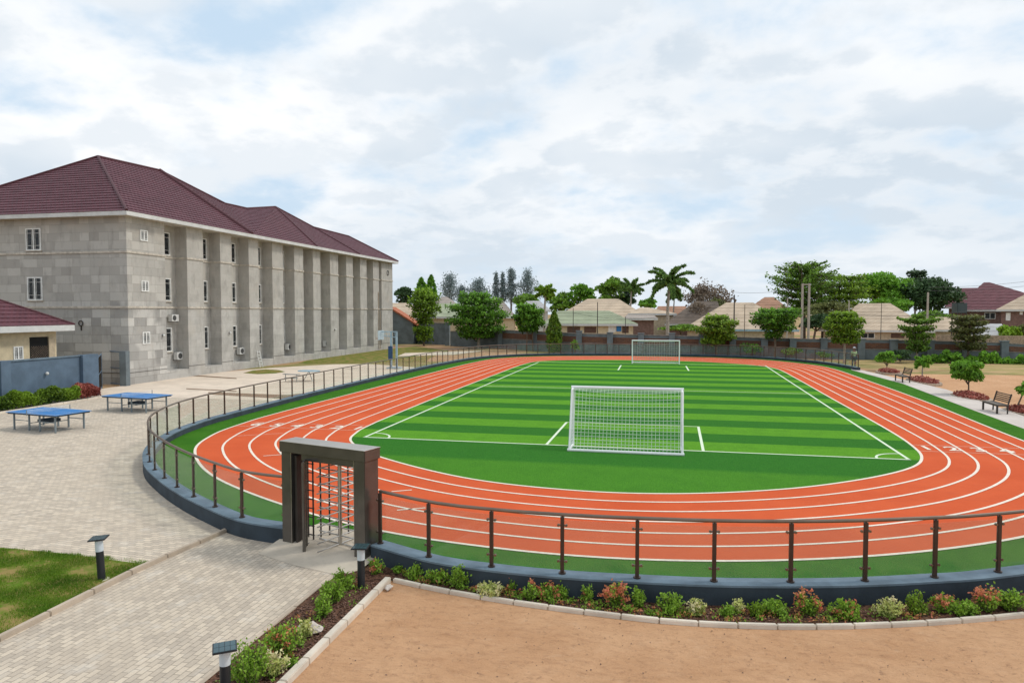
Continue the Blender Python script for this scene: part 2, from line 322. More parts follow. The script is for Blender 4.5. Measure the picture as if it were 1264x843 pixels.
# ------------------------------------------------------------------ mesh builder
def lk(name, me, parent=None, mat=None):
    o = bpy.data.objects.new(name, me); COL.objects.link(o)
    if parent is not None: o.parent = parent
    if mat is not None: me.materials.append(mat)
    return o
def tag(o, label=None, cat=None, group=None, kind=None):
    if label: o['label'] = label
    if cat: o['category'] = cat
    if group: o['group'] = group
    if kind: o['kind'] = kind
    return o
def empty(name, loc=(0, 0, 0), rz=0, label=None, cat=None, group=None):
    o = bpy.data.objects.new(name, None); COL.objects.link(o); o.location = loc; o.rotation_euler = (0, 0, rz); o.empty_display_size = .2
    return tag(o, label, cat, group)
class MB:
    def __init__(s): s.v = []; s.f = []
    def add(s, vs, fs):
        n = len(s.v); s.v += [tuple(v) for v in vs]; s.f += [tuple(i+n for i in f) for f in fs]; return s
    def box(s, x0, x1, y0, y1, z0, z1, mat=None):
        vs = [(x, y, z) for z in (z0, z1) for x, y in ((x0, y0), (x1, y0), (x1, y1), (x0, y1))]
        if mat is not None: vs = [mat @ Vector(v) for v in vs]
        return s.add(vs, [(3, 2, 1, 0), (4, 5, 6, 7), (0, 1, 5, 4), (1, 2, 6, 5), (2, 3, 7, 6), (3, 0, 4, 7)])
    def cbox(s, c, d, rz=0):
        m = Matrix.Translation(c) @ Matrix.Rotation(rz, 4, 'Z'); return s.box(-d[0]/2, d[0]/2, -d[1]/2, d[1]/2, -d[2]/2, d[2]/2, m)
    def tube(s, pts, r, n=8, cap=True):
        pts = [Vector(p) for p in pts]; rr = r if isinstance(r, (list, tuple)) else [r]*len(pts); base = len(s.v)
        up = None
        for i, p in enumerate(pts):
            d = (pts[min(i+1, len(pts)-1)]-pts[max(i-1, 0)]).normalized()
            if up is None: up = Vector((0, 0, 1)) if abs(d.z) < .9 else Vector((1, 0, 0))
            a = d.cross(up).normalized(); b = a.cross(d).normalized(); up = b
            for k in range(n):
                t = 2*math.pi*k/n; s.v.append(tuple(p+a*(rr[i]*math.cos(t))+b*(rr[i]*math.sin(t))))
        for i in range(len(pts)-1):
            for k in range(n):
                q = base+i*n; s.f.append((q+k, q+(k+1) % n, q+n+(k+1) % n, q+n+k))
        if cap: s.f.append(tuple(base+k for k in reversed(range(n)))); s.f.append(tuple(base+(len(pts)-1)*n+k for k in range(n)))
        return s
    def poly(s, pts, z0, z1=None):
        n = len(pts); a = sum(pts[i][0]*pts[(i+1) % n][1]-pts[(i+1) % n][0]*pts[i][1] for i in range(n))
        if a < 0: pts = pts[::-1]
        if z1 is None: return s.add([(p[0], p[1], z0) for p in pts], [tuple(range(n))])
        return s.add([(p[0], p[1], z0) for p in pts]+[(p[0], p[1], z1) for p in pts],
                     [tuple(reversed(range(n))), tuple(range(n, 2*n))]+[(i, (i+1) % n, n+(i+1) % n, n+i) for i in range(n)])
    def ball(s, c, r, nu=10, nv=7, sz=1.0):
        base = len(s.v); c = Vector(c)
        for j in range(nv+1):
            p = math.pi*j/nv
            for i in range(nu):
                t = 2*math.pi*i/nu; s.v.append((c.x+r*math.sin(p)*math.cos(t), c.y+r*math.sin(p)*math.sin(t), c.z+sz*r*math.cos(p)))
        for j in range(nv):
            for i in range(nu): q = base+j*nu; s.f.append((q+i, q+nu+i, q+nu+(i+1) % nu, q+(i+1) % nu))
        return s
    def build(s, name, mat, parent=None, smooth=False, bevel=0):
        me = bpy.data.meshes.new(name); me.from_pydata(s.v, [], s.f); me.update()
        if bevel:
            bm = bmesh.new(); bm.from_mesh(me)
            bmesh.ops.bevel(bm, geom=[e for e in bm.edges if len(e.link_faces) == 2 and e.calc_face_angle(0) > .5], offset=bevel, segments=2, affect='EDGES'); bm.to_mesh(me); bm.free()
        if smooth:
            me.polygons.foreach_set('use_smooth', [True]*len(me.polygons))
            try: me.set_sharp_from_angle(angle=R(40))
            except Exception: pass
        return lk(name, me, parent, mat)
def tri_fill(name, pts, z, mat, parent=None, kind='structure'):
    bm = bmesh.new(); vs = [bm.verts.new((p[0], p[1], z)) for p in pts]; f = bm.faces.new(vs)
    bm.normal_update()
    if f.normal.z < 0: f.normal_flip()
    bmesh.ops.triangulate(bm, faces=bm.faces[:]); me = bpy.data.meshes.new(name); bm.to_mesh(me); bm.free(); o = lk(name, me, parent, mat)
    if kind: o['kind'] = kind
    return o
def catmull(P, n=10, closed=True):
    out = []; m = len(P); rng = range(m) if closed else range(m-1)
    for i in rng:
        g = (lambda j: P[j % m]) if closed else (lambda j: P[max(0, min(m-1, j))])
        a, b, c, d = [np.array(g(j), float) for j in (i-1, i, i+1, i+2)]
        for k in range(n):
            t = k/n; out.append(tuple(.5*((2*b)+(-a+c)*t+(2*a-5*b+4*c-d)*t*t+(-a+3*b-3*c+d)*t**3)))
    if not closed: out.append(tuple(map(float, P[-1])))
    return out
def resample(pts, step):
    P = np.array(pts, float); d = np.r_[0, np.cumsum(np.linalg.norm(np.diff(P, axis=0), axis=1))]; n = max(1, int(round(d[-1]/step)))
    t = np.linspace(0, d[-1], n+1); return [tuple(np.interp(q, d, P[:, k]) for k in range(P.shape[1])) for q in t]
def offset(pts, w, closed=False):
    o = []; n = len(pts)
    for i in range(n):
        a = pts[(i-1) % n] if closed else pts[max(i-1, 0)]; b = pts[(i+1) % n] if closed else pts[min(i+1, n-1)]
        dx, dy = b[0]-a[0], b[1]-a[1]; l = math.hypot(dx, dy) or 1; o.append((pts[i][0]-dy/l*w, pts[i][1]+dx/l*w))
    return o
def strip(mb, A, B, z, closed=False):
    n = len(A); base = len(mb.v)
    for a, b in zip(A, B): mb.v += [(a[0], a[1], z), (b[0], b[1], z)]
    for i in range(n if closed else n-1):
        j = (i+1) % n; f = (base+2*i, base+2*i+1, base+2*j+1, base+2*j)
        p, q, r_ = mb.v[f[0]], mb.v[f[1]], mb.v[f[2]]
        if (q[0]-p[0])*(r_[1]-p[1])-(q[1]-p[1])*(r_[0]-p[0]) < 0: f = f[::-1]
        mb.f.append(f)
def wallstrip(mb, pts, w, z0, z1):
    "a wall of thickness w centred on a polyline, one closed solid"
    A = offset(pts, w/2); B = offset(pts, -w/2); base = len(mb.v); n = len(pts)
    for a, b in zip(A, B): mb.v += [(a[0], a[1], z0), (b[0], b[1], z0), (b[0], b[1], z1), (a[0], a[1], z1)]
    for i in range(n-1):
        q = base+4*i
        for k in range(4): mb.f.append((q+k, q+4+k, q+4+(k+1) % 4, q+(k+1) % 4))
    mb.f.append((base, base+1, base+2, base+3)); q = base+4*(n-1); mb.f.append((q+3, q+2, q+1, q))

# ------------------------------------------------------------------ ground, paving
g = MB(); g.poly([(900*math.cos(t*math.pi/24), 60+900*math.sin(t*math.pi/24)) for t in range(48)], 0); tag(g.build('ground', M['soil']), kind='structure')
tag(MB().poly([(-5.0, 3), (16, 3), (16, 14), (-5.0, 14)], .004).build('sand_yard', M['sand']), kind='structure')
tag(MB().poly([(17.2, 22), (60, 22), (60, 63), (17.2, 60)], .004).build('sand_ground', M['sand']), kind='structure')
tag(MB().poly([(-34, 13.8), (-9.6, 13.8), (-7, 15), (-17, 30), (-17, 34.6), (-34, 38)], .008).build('court_paving', M['paver_court']), kind='structure')
tag(MB().poly([(-9.66, 3), (-5.9, 3), (-5.9, 12.6), (-7.5, 14.5), (-9.62, 13.8), (-9.74, 11.3)], .009).build('paved_path', M['paver_path']), kind='structure')
tag(MB().poly([(-34, 11.55), (-9.78, 11.55), (-9.78, 13.79), (-34, 13.79)], .010).build('court_edge_paving', M['paver_court']), kind='structure')
tag(MB().poly([(-35.1, 34.6), (-17, 34.6), (-17.5, 56), (-26.5, 60.5), (-30, 59.5), (-33.3, 55), (-35.2, 50)], .012).build('court_slab', M['court']), kind='structure')
tag(tri_fill('grass_verge', [(-33.9, 60), (-31, 60.2), (-26, 63), (-22.5, 64.0), (-24, 70), (-26, 83), (-33.5, 92), (-35, 88), (-35, 64)], .016, M['lawn']))
tag(tri_fill('walk_strip', [G(500, 436), (G(600, 433)), G(560, 438), G(490, 440)], .024, M['court']))
tag(tri_fill('grass_patch', [G(300, 460.5), G(312, 457.5), G(328, 456), G(344, 457), G(352, 459), G(340, 461), G(318, 462)], .02, M['lawn']))
tag(tri_fill('verge_by_wall', [G(1060, 450), G(1264, 463), (60, 52), (60, 80), G(1060, 443)], .012, M['drygrass']))
# drain channels in the court
dr = MB(); strip(dr, [(-27.2, 37.4), (-21.6, 37.1), (-20.9, 39), (-21.1, 52), (-20.9, 60)], [(-26.5, 36.4), (-20.9, 35.4), (-20.15, 37), (-20.2, 50), (-20.1, 60)], .02)
tag(dr.build('drain_channel', M['drain']), kind='structure')
dr = MB(); strip(dr, [G(192, 458.2), G(232, 462.5), G(292, 466.8)], [G(192, 460.2), G(232, 464), G(292, 468)], .02); strip(dr, [G(230, 479.5), G(292, 482.5)], [G(230, 480.7), G(292, 483.6)], .02)
tag(dr.build('drain_groove', M['drain']), kind='structure')

# ------------------------------------------------------------------ sports field
ZF = .15
FEN_L = catmull([(-7.72, 13.33), (-9.02, 13.6), (-10.4, 14.35), (-11.8, 15.25), (-13.4, 16.45), (-15.2, 18.05), (-17.0, 20.3), (-18.25, 22.9), (-18.9, 25.6), (-19.15, 28.5), (-19.35, 32.5), (-19.5, 37.5), (-19.5, 46), (-19.25, 57), (-18.35, 66), (-16.3, 70.7), (-13.3, 73.5), (-8.2, 75.2), (-1.2, 76.2), (5, 75.9), (9.2, 74.4), (12.3, 71.6), (14.5, 67.8), (15.5, 64.2), (15.95, 61.2)], 10, False)
FEN_R = catmull([(-5.5, 12.72), (-4.08, 12.12), (-2.81, 11.92), (-1.56, 11.88), (-.34, 11.95), (.88, 12.07), (2.1, 12.29), (3.3, 12.59), (4.52, 13.0), (5.74, 13.49), (8.1, 14.8), (10.4, 16.7), (12.6, 19.3)], 10, False)
PLAT = FEN_L[:-6]+[(15.4, 61), (15.9, 50.4), (15.1, 38.5), (14.7, 31.8), (14.5, 25), (13.6, 21)]+FEN_R[::-1]
def platform():
    o = tri_fill('verge_turf', PLAT, ZF, M['turf'])
    mb = MB(); n = len(PLAT)
    for i in range(n):
        a, b = PLAT[i], PLAT[(i+1) % n]; q = len(mb.v); mb.v += [(a[0], a[1], -.05), (b[0], b[1], -.05), (b[0], b[1], ZF), (a[0], a[1], ZF)]; mb.f.append((q, q+1, q+2, q+3))
    tag(mb.build('field_base', M['kerb']), kind='structure')
platform()
IN = [(-12.15, 30), (-12.05, 27.3), (-11.85, 25.5), (-11.2, 23.6), (-9.2, 21.4), (-5.6, 19.15), (-2.43, 18.4), (.36, 18.6), (3.2, 19.65), (5.6, 21.25), (7.5, 23.1), (8.45, 24.8), (8.9, 27), (9.15, 31), (9.35, 41), (9.6, 52), (9.6, 61), (8.2, 64.8), (5.5, 67.2), (2.7, 68.5), (-1.1, 69.0), (-5, 68.75), (-9, 67.6), (-11.5, 65.3), (-12.2, 61), (-12.3, 52), (-12.3, 40)]
OU = [(-17.77, 29.8), (-17.6, 26.5), (-17.1, 23.7), (-15.7, 20.8), (-12.4, 17.45), (-7.3, 14.55), (-3.2, 13.52), (.6, 13.62), (4.6, 14.85), (8.4, 17.15), (11.2, 20.2), (12.8, 23.3), (13.2, 26.4), (13.4, 31), (13.95, 41), (14.17, 52), (14.2, 62.3), (12.9, 67.5), (9.6, 72.4), (4.5, 74.8), (-1.2, 75.35), (-7, 74.5), (-12.4, 72.6), (-16.1, 68.6), (-17.2, 62), (-17.5, 52), (-17.65, 40)]
def ring(t): return catmull([(a[0]*(1-t)+b[0]*t, a[1]*(1-t)+b[1]*t) for a, b in zip(IN, OU)], 12)
rin, rou = ring(0), ring(1)
tk = MB()
for k in range(6): strip(tk, ring(k/6), ring((k+1)/6), ZF+.004, True)
tag(tk.build('running_track', M['track']), kind='structure')
tri_fill('pitch_turf', rin, ZF+.006, M['pitch'])
ln = MB()
for k in range(7):
    c = ring(k/6); w = .04 if 0 < k < 6 else .045; strip(ln, offset(c, w, True), offset(c, -w, True), ZF+.012, True)
for a, b in (((-7.02, 17.22), (-6.55, 17.5)), ((-6.23, 15.62), (-5.62, 15.96)), ((-12.95, 20.6), (-12.45, 20.95))): strip(ln, *[offset([a, b], s) for s in (.03, -.03)], ZF+.012)
tag(ln.build('lane_lines', M['line']), kind='structure')
ln = MB()
for a, b in (((-17.5, 26.9), (-12.0, 27.05)), ((-17.45, 25.8), (-11.9, 25.85)), ((-16.1, 23.7), (-14.6, 24.65)), ((9.0, 27.3), (13.2, 27.4)), ((8.8, 26.15), (13.15, 26.2))): strip(ln, *[offset([a, b], s) for s in (.03, -.03)], ZF+.0095)
tag(ln.build('start_lines', M['faint']), kind='structure')
def text_mesh(mb, s, x, y, z, size):
    cu = bpy.data.curves.new('t', 'FONT'); cu.body = s; cu.size = size; cu.align_x = 'CENTER'; cu.align_y = 'CENTER'; cu.offset = .018*size; cu.resolution_u = 4
    o = bpy.data.objects.new('t', cu); COL.objects.link(o); dg = bpy.context.evaluated_depsgraph_get(); me = bpy.data.meshes.new_from_object(o.evaluated_get(dg))
    vs = [(x+v.co.x*.95, y+v.co.y, z) for v in me.vertices]; fs = [tuple(p.vertices) for p in me.polygons]
    if me.polygons and me.polygons[0].normal.z < 0: fs = [f[::-1] for f in fs]
    mb.add(vs, fs); bpy.data.objects.remove(o); bpy.data.curves.remove(cu); bpy.data.meshes.remove(me)
num = MB()
for i, s in enumerate('654321'): text_mesh(num, s, -16.85+i*.93, 26.36, ZF+.014, 1.0)
for i, s in enumerate('12345'): text_mesh(num, s, 9.25+i*.86-(0.02*i), 26.74, ZF+.014, .98)
tag(num.build('lane_numbers', M['line']), kind='structure')
pl = MB()
def pline(a, b, w=.05): strip(pl, *[offset([a, b], s) for s in (w, -w)], ZF+.013)
GL, GF = 24.52, 64.4
XL0, XR0, XL1, XR1 = -11.08, 7.98, -11.25, 9.15
pline((XL0, GL), (XL1, GF)); pline((XR0, GL), (XR1, GF)); pline((XL0-.05, GL), (XR0+.05, GL)); pline((XL1, GF), (XR1, GF))
pline((-4.0, GL+.05), (-3.95, 29.7)); pline((1.5, GL+.05), (1.6, 29.7)); pline((-4.0, 29.7), (1.65, 29.7), .035)
pline((-11.15, 43), (8.5, 43), .04)
pline((-3.35, 57.0), (-3.4, 62.2), .06); pline((2.3, 57.6), (2.25, 62.4), .06)
for cx, sgn in ((XL0, 1), (XR0, -1)):
    arc = [(cx+sgn*.95*math.cos(t*math.pi/16), GL+.95*math.sin(t*math.pi/16)) for t in range(9)]; strip(pl, offset(arc, .04), offset(arc, -.04), ZF+.0132)
tag(pl.build('pitch_lines', M['pline']), kind='structure')

# walkway on the right
wk = MB(); wk.poly([(15.45, 63.2), (15.92, 50.4), (15.12, 38.5), (14.72, 31.8), (14.52, 25), (14.4, 20), (16.6, 20), (16.35, 28), (16.45, 35.5), (17.4, 47.3), (16.3, 61), (16.2, 64)], 0, .148)
tag(wk.build('walkway', M['path']), kind='structure')

# ------------------------------------------------------------------ plinth walls and glass railings
def plinth(name, pts, label):
    mb = MB(); wallstrip(mb, pts, .34, -.02, .345); o = tag(mb.build(name, M['plinthshade']), label, 'low wall', None); c = MB(); wallstrip(c, pts, .352, .3455, .38); c.build('wall_top', M['plinth'], o); return o  # dark sides, paler strip on top: shade and light painted into the wall
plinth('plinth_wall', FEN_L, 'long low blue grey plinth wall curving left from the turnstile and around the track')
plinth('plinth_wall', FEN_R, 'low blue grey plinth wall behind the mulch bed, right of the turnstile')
def railing(pts, label, step, trim):
    root = empty('glass_railing', (pts[0][0], pts[0][1], .38), 0, label, 'railing', None)
    o3 = Vector((pts[0][0], pts[0][1], .38))
    P = resample(pts, step)
    hr = MB(); fine = resample(pts, .5); hr.tube([Vector((p[0], p[1], 1.43))-o3 for p in fine], .033, 8); hr.build('handrail', M['rail'], root, True)
    for i, p in enumerate(P):
        d = math.hypot(*p); m = MB(); c = Vector((p[0], p[1], .38))-o3
        a = P[max(i-1, 0)]; b = P[min(i+1, len(P)-1)]; ang = math.atan2(b[1]-a[1], b[0]-a[0])
        m.cbox(c+Vector((0, 0, .51)), (.066, .045, 1.0), ang); m.tube([c, c+Vector((0, 0, .025))], .065, 10); m.tube([c+Vector((0, 0, 1.0)), c+Vector((0, 0, 1.045))], .014, 6)
        po = m.build('post', M['post'], root)
        if d < 30:
            ux, uy = math.cos(ang), math.sin(ang)
            for z in (.22, .86):
                cl = MB()
                cl.tube([c+Vector((-ux*.075, -uy*.075, z)), c+Vector((ux*.075, uy*.075, z))], .016, 6)
                for s in (-1, 1): cl.tube([c+Vector((ux*.07*s+uy*.02, uy*.07*s-ux*.02, z)), c+Vector((ux*.07*s-uy*.02, uy*.07*s+ux*.02, z))], .024, 8)
                cl.build('clamp', M['rail'], po)
        if i < len(P)-1:
            q = P[i+1]; L_ = math.hypot(q[0]-p[0], q[1]-p[1]); e = .04/L_
            c0 = Vector((p[0]+(q[0]-p[0])*e, p[1]+(q[1]-p[1])*e, 0)); c1 = Vector((q[0]-(q[0]-p[0])*e, q[1]-(q[1]-p[1])*e, 0)); nrm = Vector((-(c1-c0).y, (c1-c0).x, 0)).normalized()*.004
            m = MB(); vs = [c0-nrm, c1-nrm, c1+nrm, c0+nrm]; off = o3
            m.add([v+Vector((0, 0, .46))-off for v in vs]+[v+Vector((0, 0, 1.33))-off for v in vs], [(3, 2, 1, 0), (4, 5, 6, 7), (0, 1, 5, 4), (1, 2, 6, 5), (2, 3, 7, 6), (3, 0, 4, 7)])
            m.build('glass_panel', M['rglass'], root)
    return root
railing(FEN_L[2:], 'long bronze and glass railing sweeping left from the turnstile right round the track', 1.27, 0)
railing(FEN_R[1:110], 'bronze and glass railing on the low wall right of the turnstile, nearest the camera', 1.262, 0)

# ------------------------------------------------------------------ turnstile
ga = math.atan2(12.48-13.09, -5.65+7.81)
def turnstile():
    root = empty('turnstile_gate', (-7.81, 13.09, .02), ga, 'full height bronze steel turnstile gate with barred rotor between two square columns', 'turnstile')
    for x0, x1 in ((0, .28), (1.97, 2.25)):
        m = MB(); m.box(x0, x1, 0, .42, 0, 2.02); c = m.build('column', M['bronze'], root, bevel=.008)
        for xe in ((x1-.006 if x0 == 0 else x0-.004),): MB().box(xe, xe+.01, -.006, 0, 0, 2.02).build('edge_trim', M['steel'], c)
    m = MB(); m.box(-.03, 2.28, -.03, .45, 2.022, 2.24); m.build('lintel', M['bronze'], root, bevel=.01)
    MB().box(-.035, 2.285, -.035, .455, 2.242, 2.25).build('lintel_cap', M['steel'], root)
    MB().box(.55, 1.96, .02, .40, 1.88, 2.015).build('drive_box', M['bronze'], root, bevel=.006)
    cx, cy = 1.31, .33
    m = MB(); m.tube([(cx, cy, .10), (cx, cy, 1.88)], .042, 14); ro = m.build('rotor_pole', M['steel'], root, True)
    for w in range(4):
        t = R((-4, 86, 176, 266)[w]); a = MB()
        for k in range(11):
            z = .16+k*.168; a.tube([(cx, cy, z), (cx+.62*math.cos(t), cy+.62*math.sin(t), z)], .014, 6)
        a.build('arm_wing', M['steel'], ro, True)
    r = .72; ang = [R(a) for a in range(100, 236, 8)]
    for z in (1.9, .1): MB().tube([(cx+r*math.cos(a), cy+r*math.sin(a), z) for a in ang], .024, 8).build('cage_ring', M['bronze'], root, True)
    for a in (226, 205): MB().tube([(cx+r*math.cos(R(a)), cy+r*math.sin(R(a)), 0), (cx+r*math.cos(R(a)), cy+r*math.sin(R(a)), 1.9)], .034, 10).build('cage_post', M['bronze'], root, True)
    MB().add([(cx+(r-s)*math.cos(R(a)), cy+(r-s)*math.sin(R(a)), z) for a in (206, 215, 225) for s in (0, .012) for z in (.1, 1.88)],
             [(0, 1, 5, 4), (4, 5, 9, 8), (2, 6, 7, 3), (6, 10, 11, 7), (0, 2, 3, 1), (8, 9, 11, 10), (1, 3, 7, 5), (5, 7, 11, 9)]).build('cage_shield', M['bronze'], root)
    for a in (182, 166, 150, 134, 118): MB().tube([(cx+r*math.cos(R(a)), cy+r*math.sin(R(a)), .1), (cx+r*math.cos(R(a)), cy+r*math.sin(R(a)), 1.9)], .018, 8).build('cage_bar', M['dark'], root, True)
    comb = MB(); comb.box(.32, .38, .06, .40, .1, 1.95)
    for k in range(10): comb.tube([(.33, .3, .235+k*.19), (.62, .3, .235+k*.19)], .013, 6)
    comb.build('barrier_comb', M['dark'], root)
    comb = MB(); comb.box(1.9, 1.96, .30, .40, .1, 1.9)
    for k in range(9): comb.tube([(1.93, .36, .235+k*.19), (1.5, .62, .235+k*.19)], .012, 6)
    comb.build('barrier_comb', M['dark'], root)
turnstile()
sl = MB(); sl.add([G(318, 683, .014)+(.014,), G(362, 697, .014)+(.014,), G(424, 711, .014)+(.014,), (-5.62, 12.1, .014), (-5.42, 12.74, .158), (-6.7, 13.06, .158), (-7.9, 13.38, .158), (-5.75, 13.55, .158), (-7.55, 14.35, .158)],
    [(0, 1, 6), (1, 2, 5, 6), (2, 3, 4, 5), (4, 7, 8, 6, 5)])
tag(sl.build('gate_slab', M['slab']), kind='structure')

# ------------------------------------------------------------------ kerbs
def kerb(pts, w, h, label, mat, seg=.9, gap=.012):
    mb = MB(); P = resample(pts, seg)
    for i in range(len(P)-1):
        a, b = Vector(P[i]), Vector(P[i+1]); d = (b-a).normalized(); L_ = (b-a).length; ang = math.atan2(d.y, d.x); c = (a+b)/2
        mb.cbox((c.x, c.y, h/2-.02+random.uniform(-.004, .004)), (L_-gap, w, h+.04), ang+random.uniform(-.004, .004))
    o = mb.build('kerb', mat, bevel=.012); return tag(o, label, 'kerb')
kerb([(-9.68, 2), (-9.8, 11.3), (-9.58, 13.75)], .105, .09, 'straight concrete kerb between the lawn and the paved path', M['kerb'])
kerb([(-4.85, 2), (-4.88, 11.78)], .12, .10, 'straight pale kerb between the left mulch bed and the sand', M['kerb_pale'], .62)
kerb([(-5.93, 2), (-5.98, 11.3)], .09, .04, 'thin low kerb between the paved path and the mulch bed', M['kerb'])
BEDC = catmull([(-4.78, 11.8), (-3.7, 11.52), (-2.35, 11.30), (-1.0, 11.17), (.24, 11.12), (1.89, 11.3), (3.8, 11.8), (5.89, 12.6), (8.3, 13.8), (10.5, 15.5)], 8, False)
kerb(BEDC, .085, .075, 'curved pale kerb between the long mulch bed and the sand', M['kerb_pale'], .62)
tri_fill('mulch_bed', [(-5.94, 2), (-4.9, 2), (-4.9, 11.85)]+BEDC+[(10.6, 16.6)]+FEN_R[::-1]+[(-5.9, 12.3), (-5.94, 11.4)], .03, M['mulch'])

# ------------------------------------------------------------------ foliage helpers
def leaves(name, pts, size, mat, parent, nrm=None, elong=1.5, flat=0.0, tint=None, alt=None, jitter=.3):
    pts = np.asarray(pts, float); N = len(pts)
    n = rs.normal(size=(N, 3)); n /= np.linalg.norm(n, axis=1)[:, None]
    if nrm is not None: n = n*(1-flat)+np.asarray(nrm)*flat
    n /= np.linalg.norm(n, axis=1)[:, None]+1e-9
    a = np.cross(n, rs.normal(size=(N, 3))); a /= np.linalg.norm(a, axis=1)[:, None]+1e-9; b = np.cross(n, a)
    s = (size if np.ndim(size) else np.full(N, size))*rs.uniform(1-jitter, 1+jitter, N); s = s[:, None]
    V = np.empty((N, 4, 3)); V[:, 0] = pts-a*s*elong/2; V[:, 1] = pts-b*s*.42; V[:, 2] = pts+a*s*elong/2; V[:, 3] = pts+b*s*.42
    me = bpy.data.meshes.new(name); me.vertices.add(4*N); me.vertices.foreach_set('co', V.reshape(-1))
    me.loops.add(4*N); me.loops.foreach_set('vertex_index', np.arange(4*N, dtype=np.int32)); me.polygons.add(N); me.polygons.foreach_set('loop_start', np.arange(0, 4*N, 4, dtype=np.int32))
    me.update(calc_edges=True)
    at = me.attributes.new('tint', 'FLOAT', 'FACE'); at.data.foreach_set('value', np.clip(rs.uniform(0, 1, N) if tint is None else tint, 0, 1).astype(np.float32))
    al = me.attributes.new('alt', 'FLOAT', 'FACE'); al.data.foreach_set('value', (np.zeros(N) if alt is None else alt).astype(np.float32))
    return lk(name, me, parent, mat)
def blobpts(blobs, per, fill=.35):
    P = []; NN = []; T = []
    for (c, r, w) in blobs:
        n = int(per*w); d = rs.normal(size=(n, 3)); d /= np.linalg.norm(d, axis=1)[:, None]; d[:, 2] = np.where(d[:, 2] < -.3, -d[:, 2]*.6, d[:, 2])
        rad = 1-fill*rs.uniform(0, 1, n)**1.6; rad += rs.normal(0, .05, n)
        P.append(np.array(c)+d*rad[:, None]*np.array(r)); NN.append(d); T.append(np.clip(rs.uniform(0, .7, n)+rs.uniform(-.1, .35), 0, 1))
    return np.concatenate(P), np.concatenate(NN), np.concatenate(T)
def base_of(px, py): return G(px, py)
def scale_at(px, py):  # metres per photo pixel for something standing at ground pixel
    g = G(px, py); fw = -g[0]*math.sin(YAW)+g[1]*math.cos(YAW); return fw/F
def ground_at(px, fw):  # ground point at forward distance fw
    x = (px-CX)/F*fw; return (x*math.cos(YAW)-fw*math.sin(YAW), x*math.sin(YAW)+fw*math.cos(YAW))
def zat(py, fw): return CH-(py-HY)/F*fw
U = (math.cos(YAW), math.sin(YAW))   # sideways, as seen from the camera
def crown_tree(name, px, fw, x0, x1, ytop, ybot, mat, label, group=None, n=2600, leaf=None, nb=16, trunk=.2, bark='bark', lobes=.42, cat='tree', trunks=1, dens=1.0):
    bx, by = ground_at(px, fw); m = fw/F; W_ = (x1-x0)*m/2; zt, zb = zat(ytop, fw), zat(ybot, fw); H = (zt-zb)/2; cz = (zt+zb)/2; off = ((x0+x1)/2-px)*m
    root = empty(name, (bx, by, 0), 0, label, cat, group); c0 = np.array([off*U[0], off*U[1], cz])
    blobs = []
    for i in range(nb):
        d = rs.normal(size=3); d /= np.linalg.norm(d); d[2] = d[2]*.9+.05; q = rs.uniform(.45, 1-lobes*.6)
        br = rs.uniform(.75, 1.2)*lobes; blobs.append((c0+d*q*np.array([W_, W_*.9, H]), np.array([W_*br, W_*br, min(H, W_)*br*.85]), br*br/lobes/lobes))
    blobs.append((c0-[0, 0, H*.1], np.array([W_*.7, W_*.6, H*.66]), 1.8))
    P, NN, T = blobpts(blobs, n/nb*dens); leaf = leaf or max(.16, m*2.6)
    k = P[:, 2] < zb-.2*H; P[k, 2] = zb+rs.uniform(0, .3, k.sum())*H
    leaves('crown', P, leaf, mat, root, NN, 1.4, .35, T)
    tb = MB(); top = Vector(c0)
    for j in range(trunks):
        o = Vector((U[0], U[1], 0))*(j-(trunks-1)/2)*.75; tb.tube([o, o*.9+Vector((0, 0, zb*.6)), top*.5+Vector((0, 0, zb*.55))+o*.4, top+o*.2], [trunk, trunk*.8, trunk*.65, trunk*.2], 7)
    for (c, r, w) in blobs[:7]:
        s = Vector((c0[0]*.7, c0[1]*.7, zb+.1*H)); e = Vector(c); tb.tube([s, (s+e)/2+Vector((0, 0, .1*H)), e], [trunk*.5, trunk*.3, trunk*.08], 5)
    tb.build('trunk', M[bark], root, True); return root
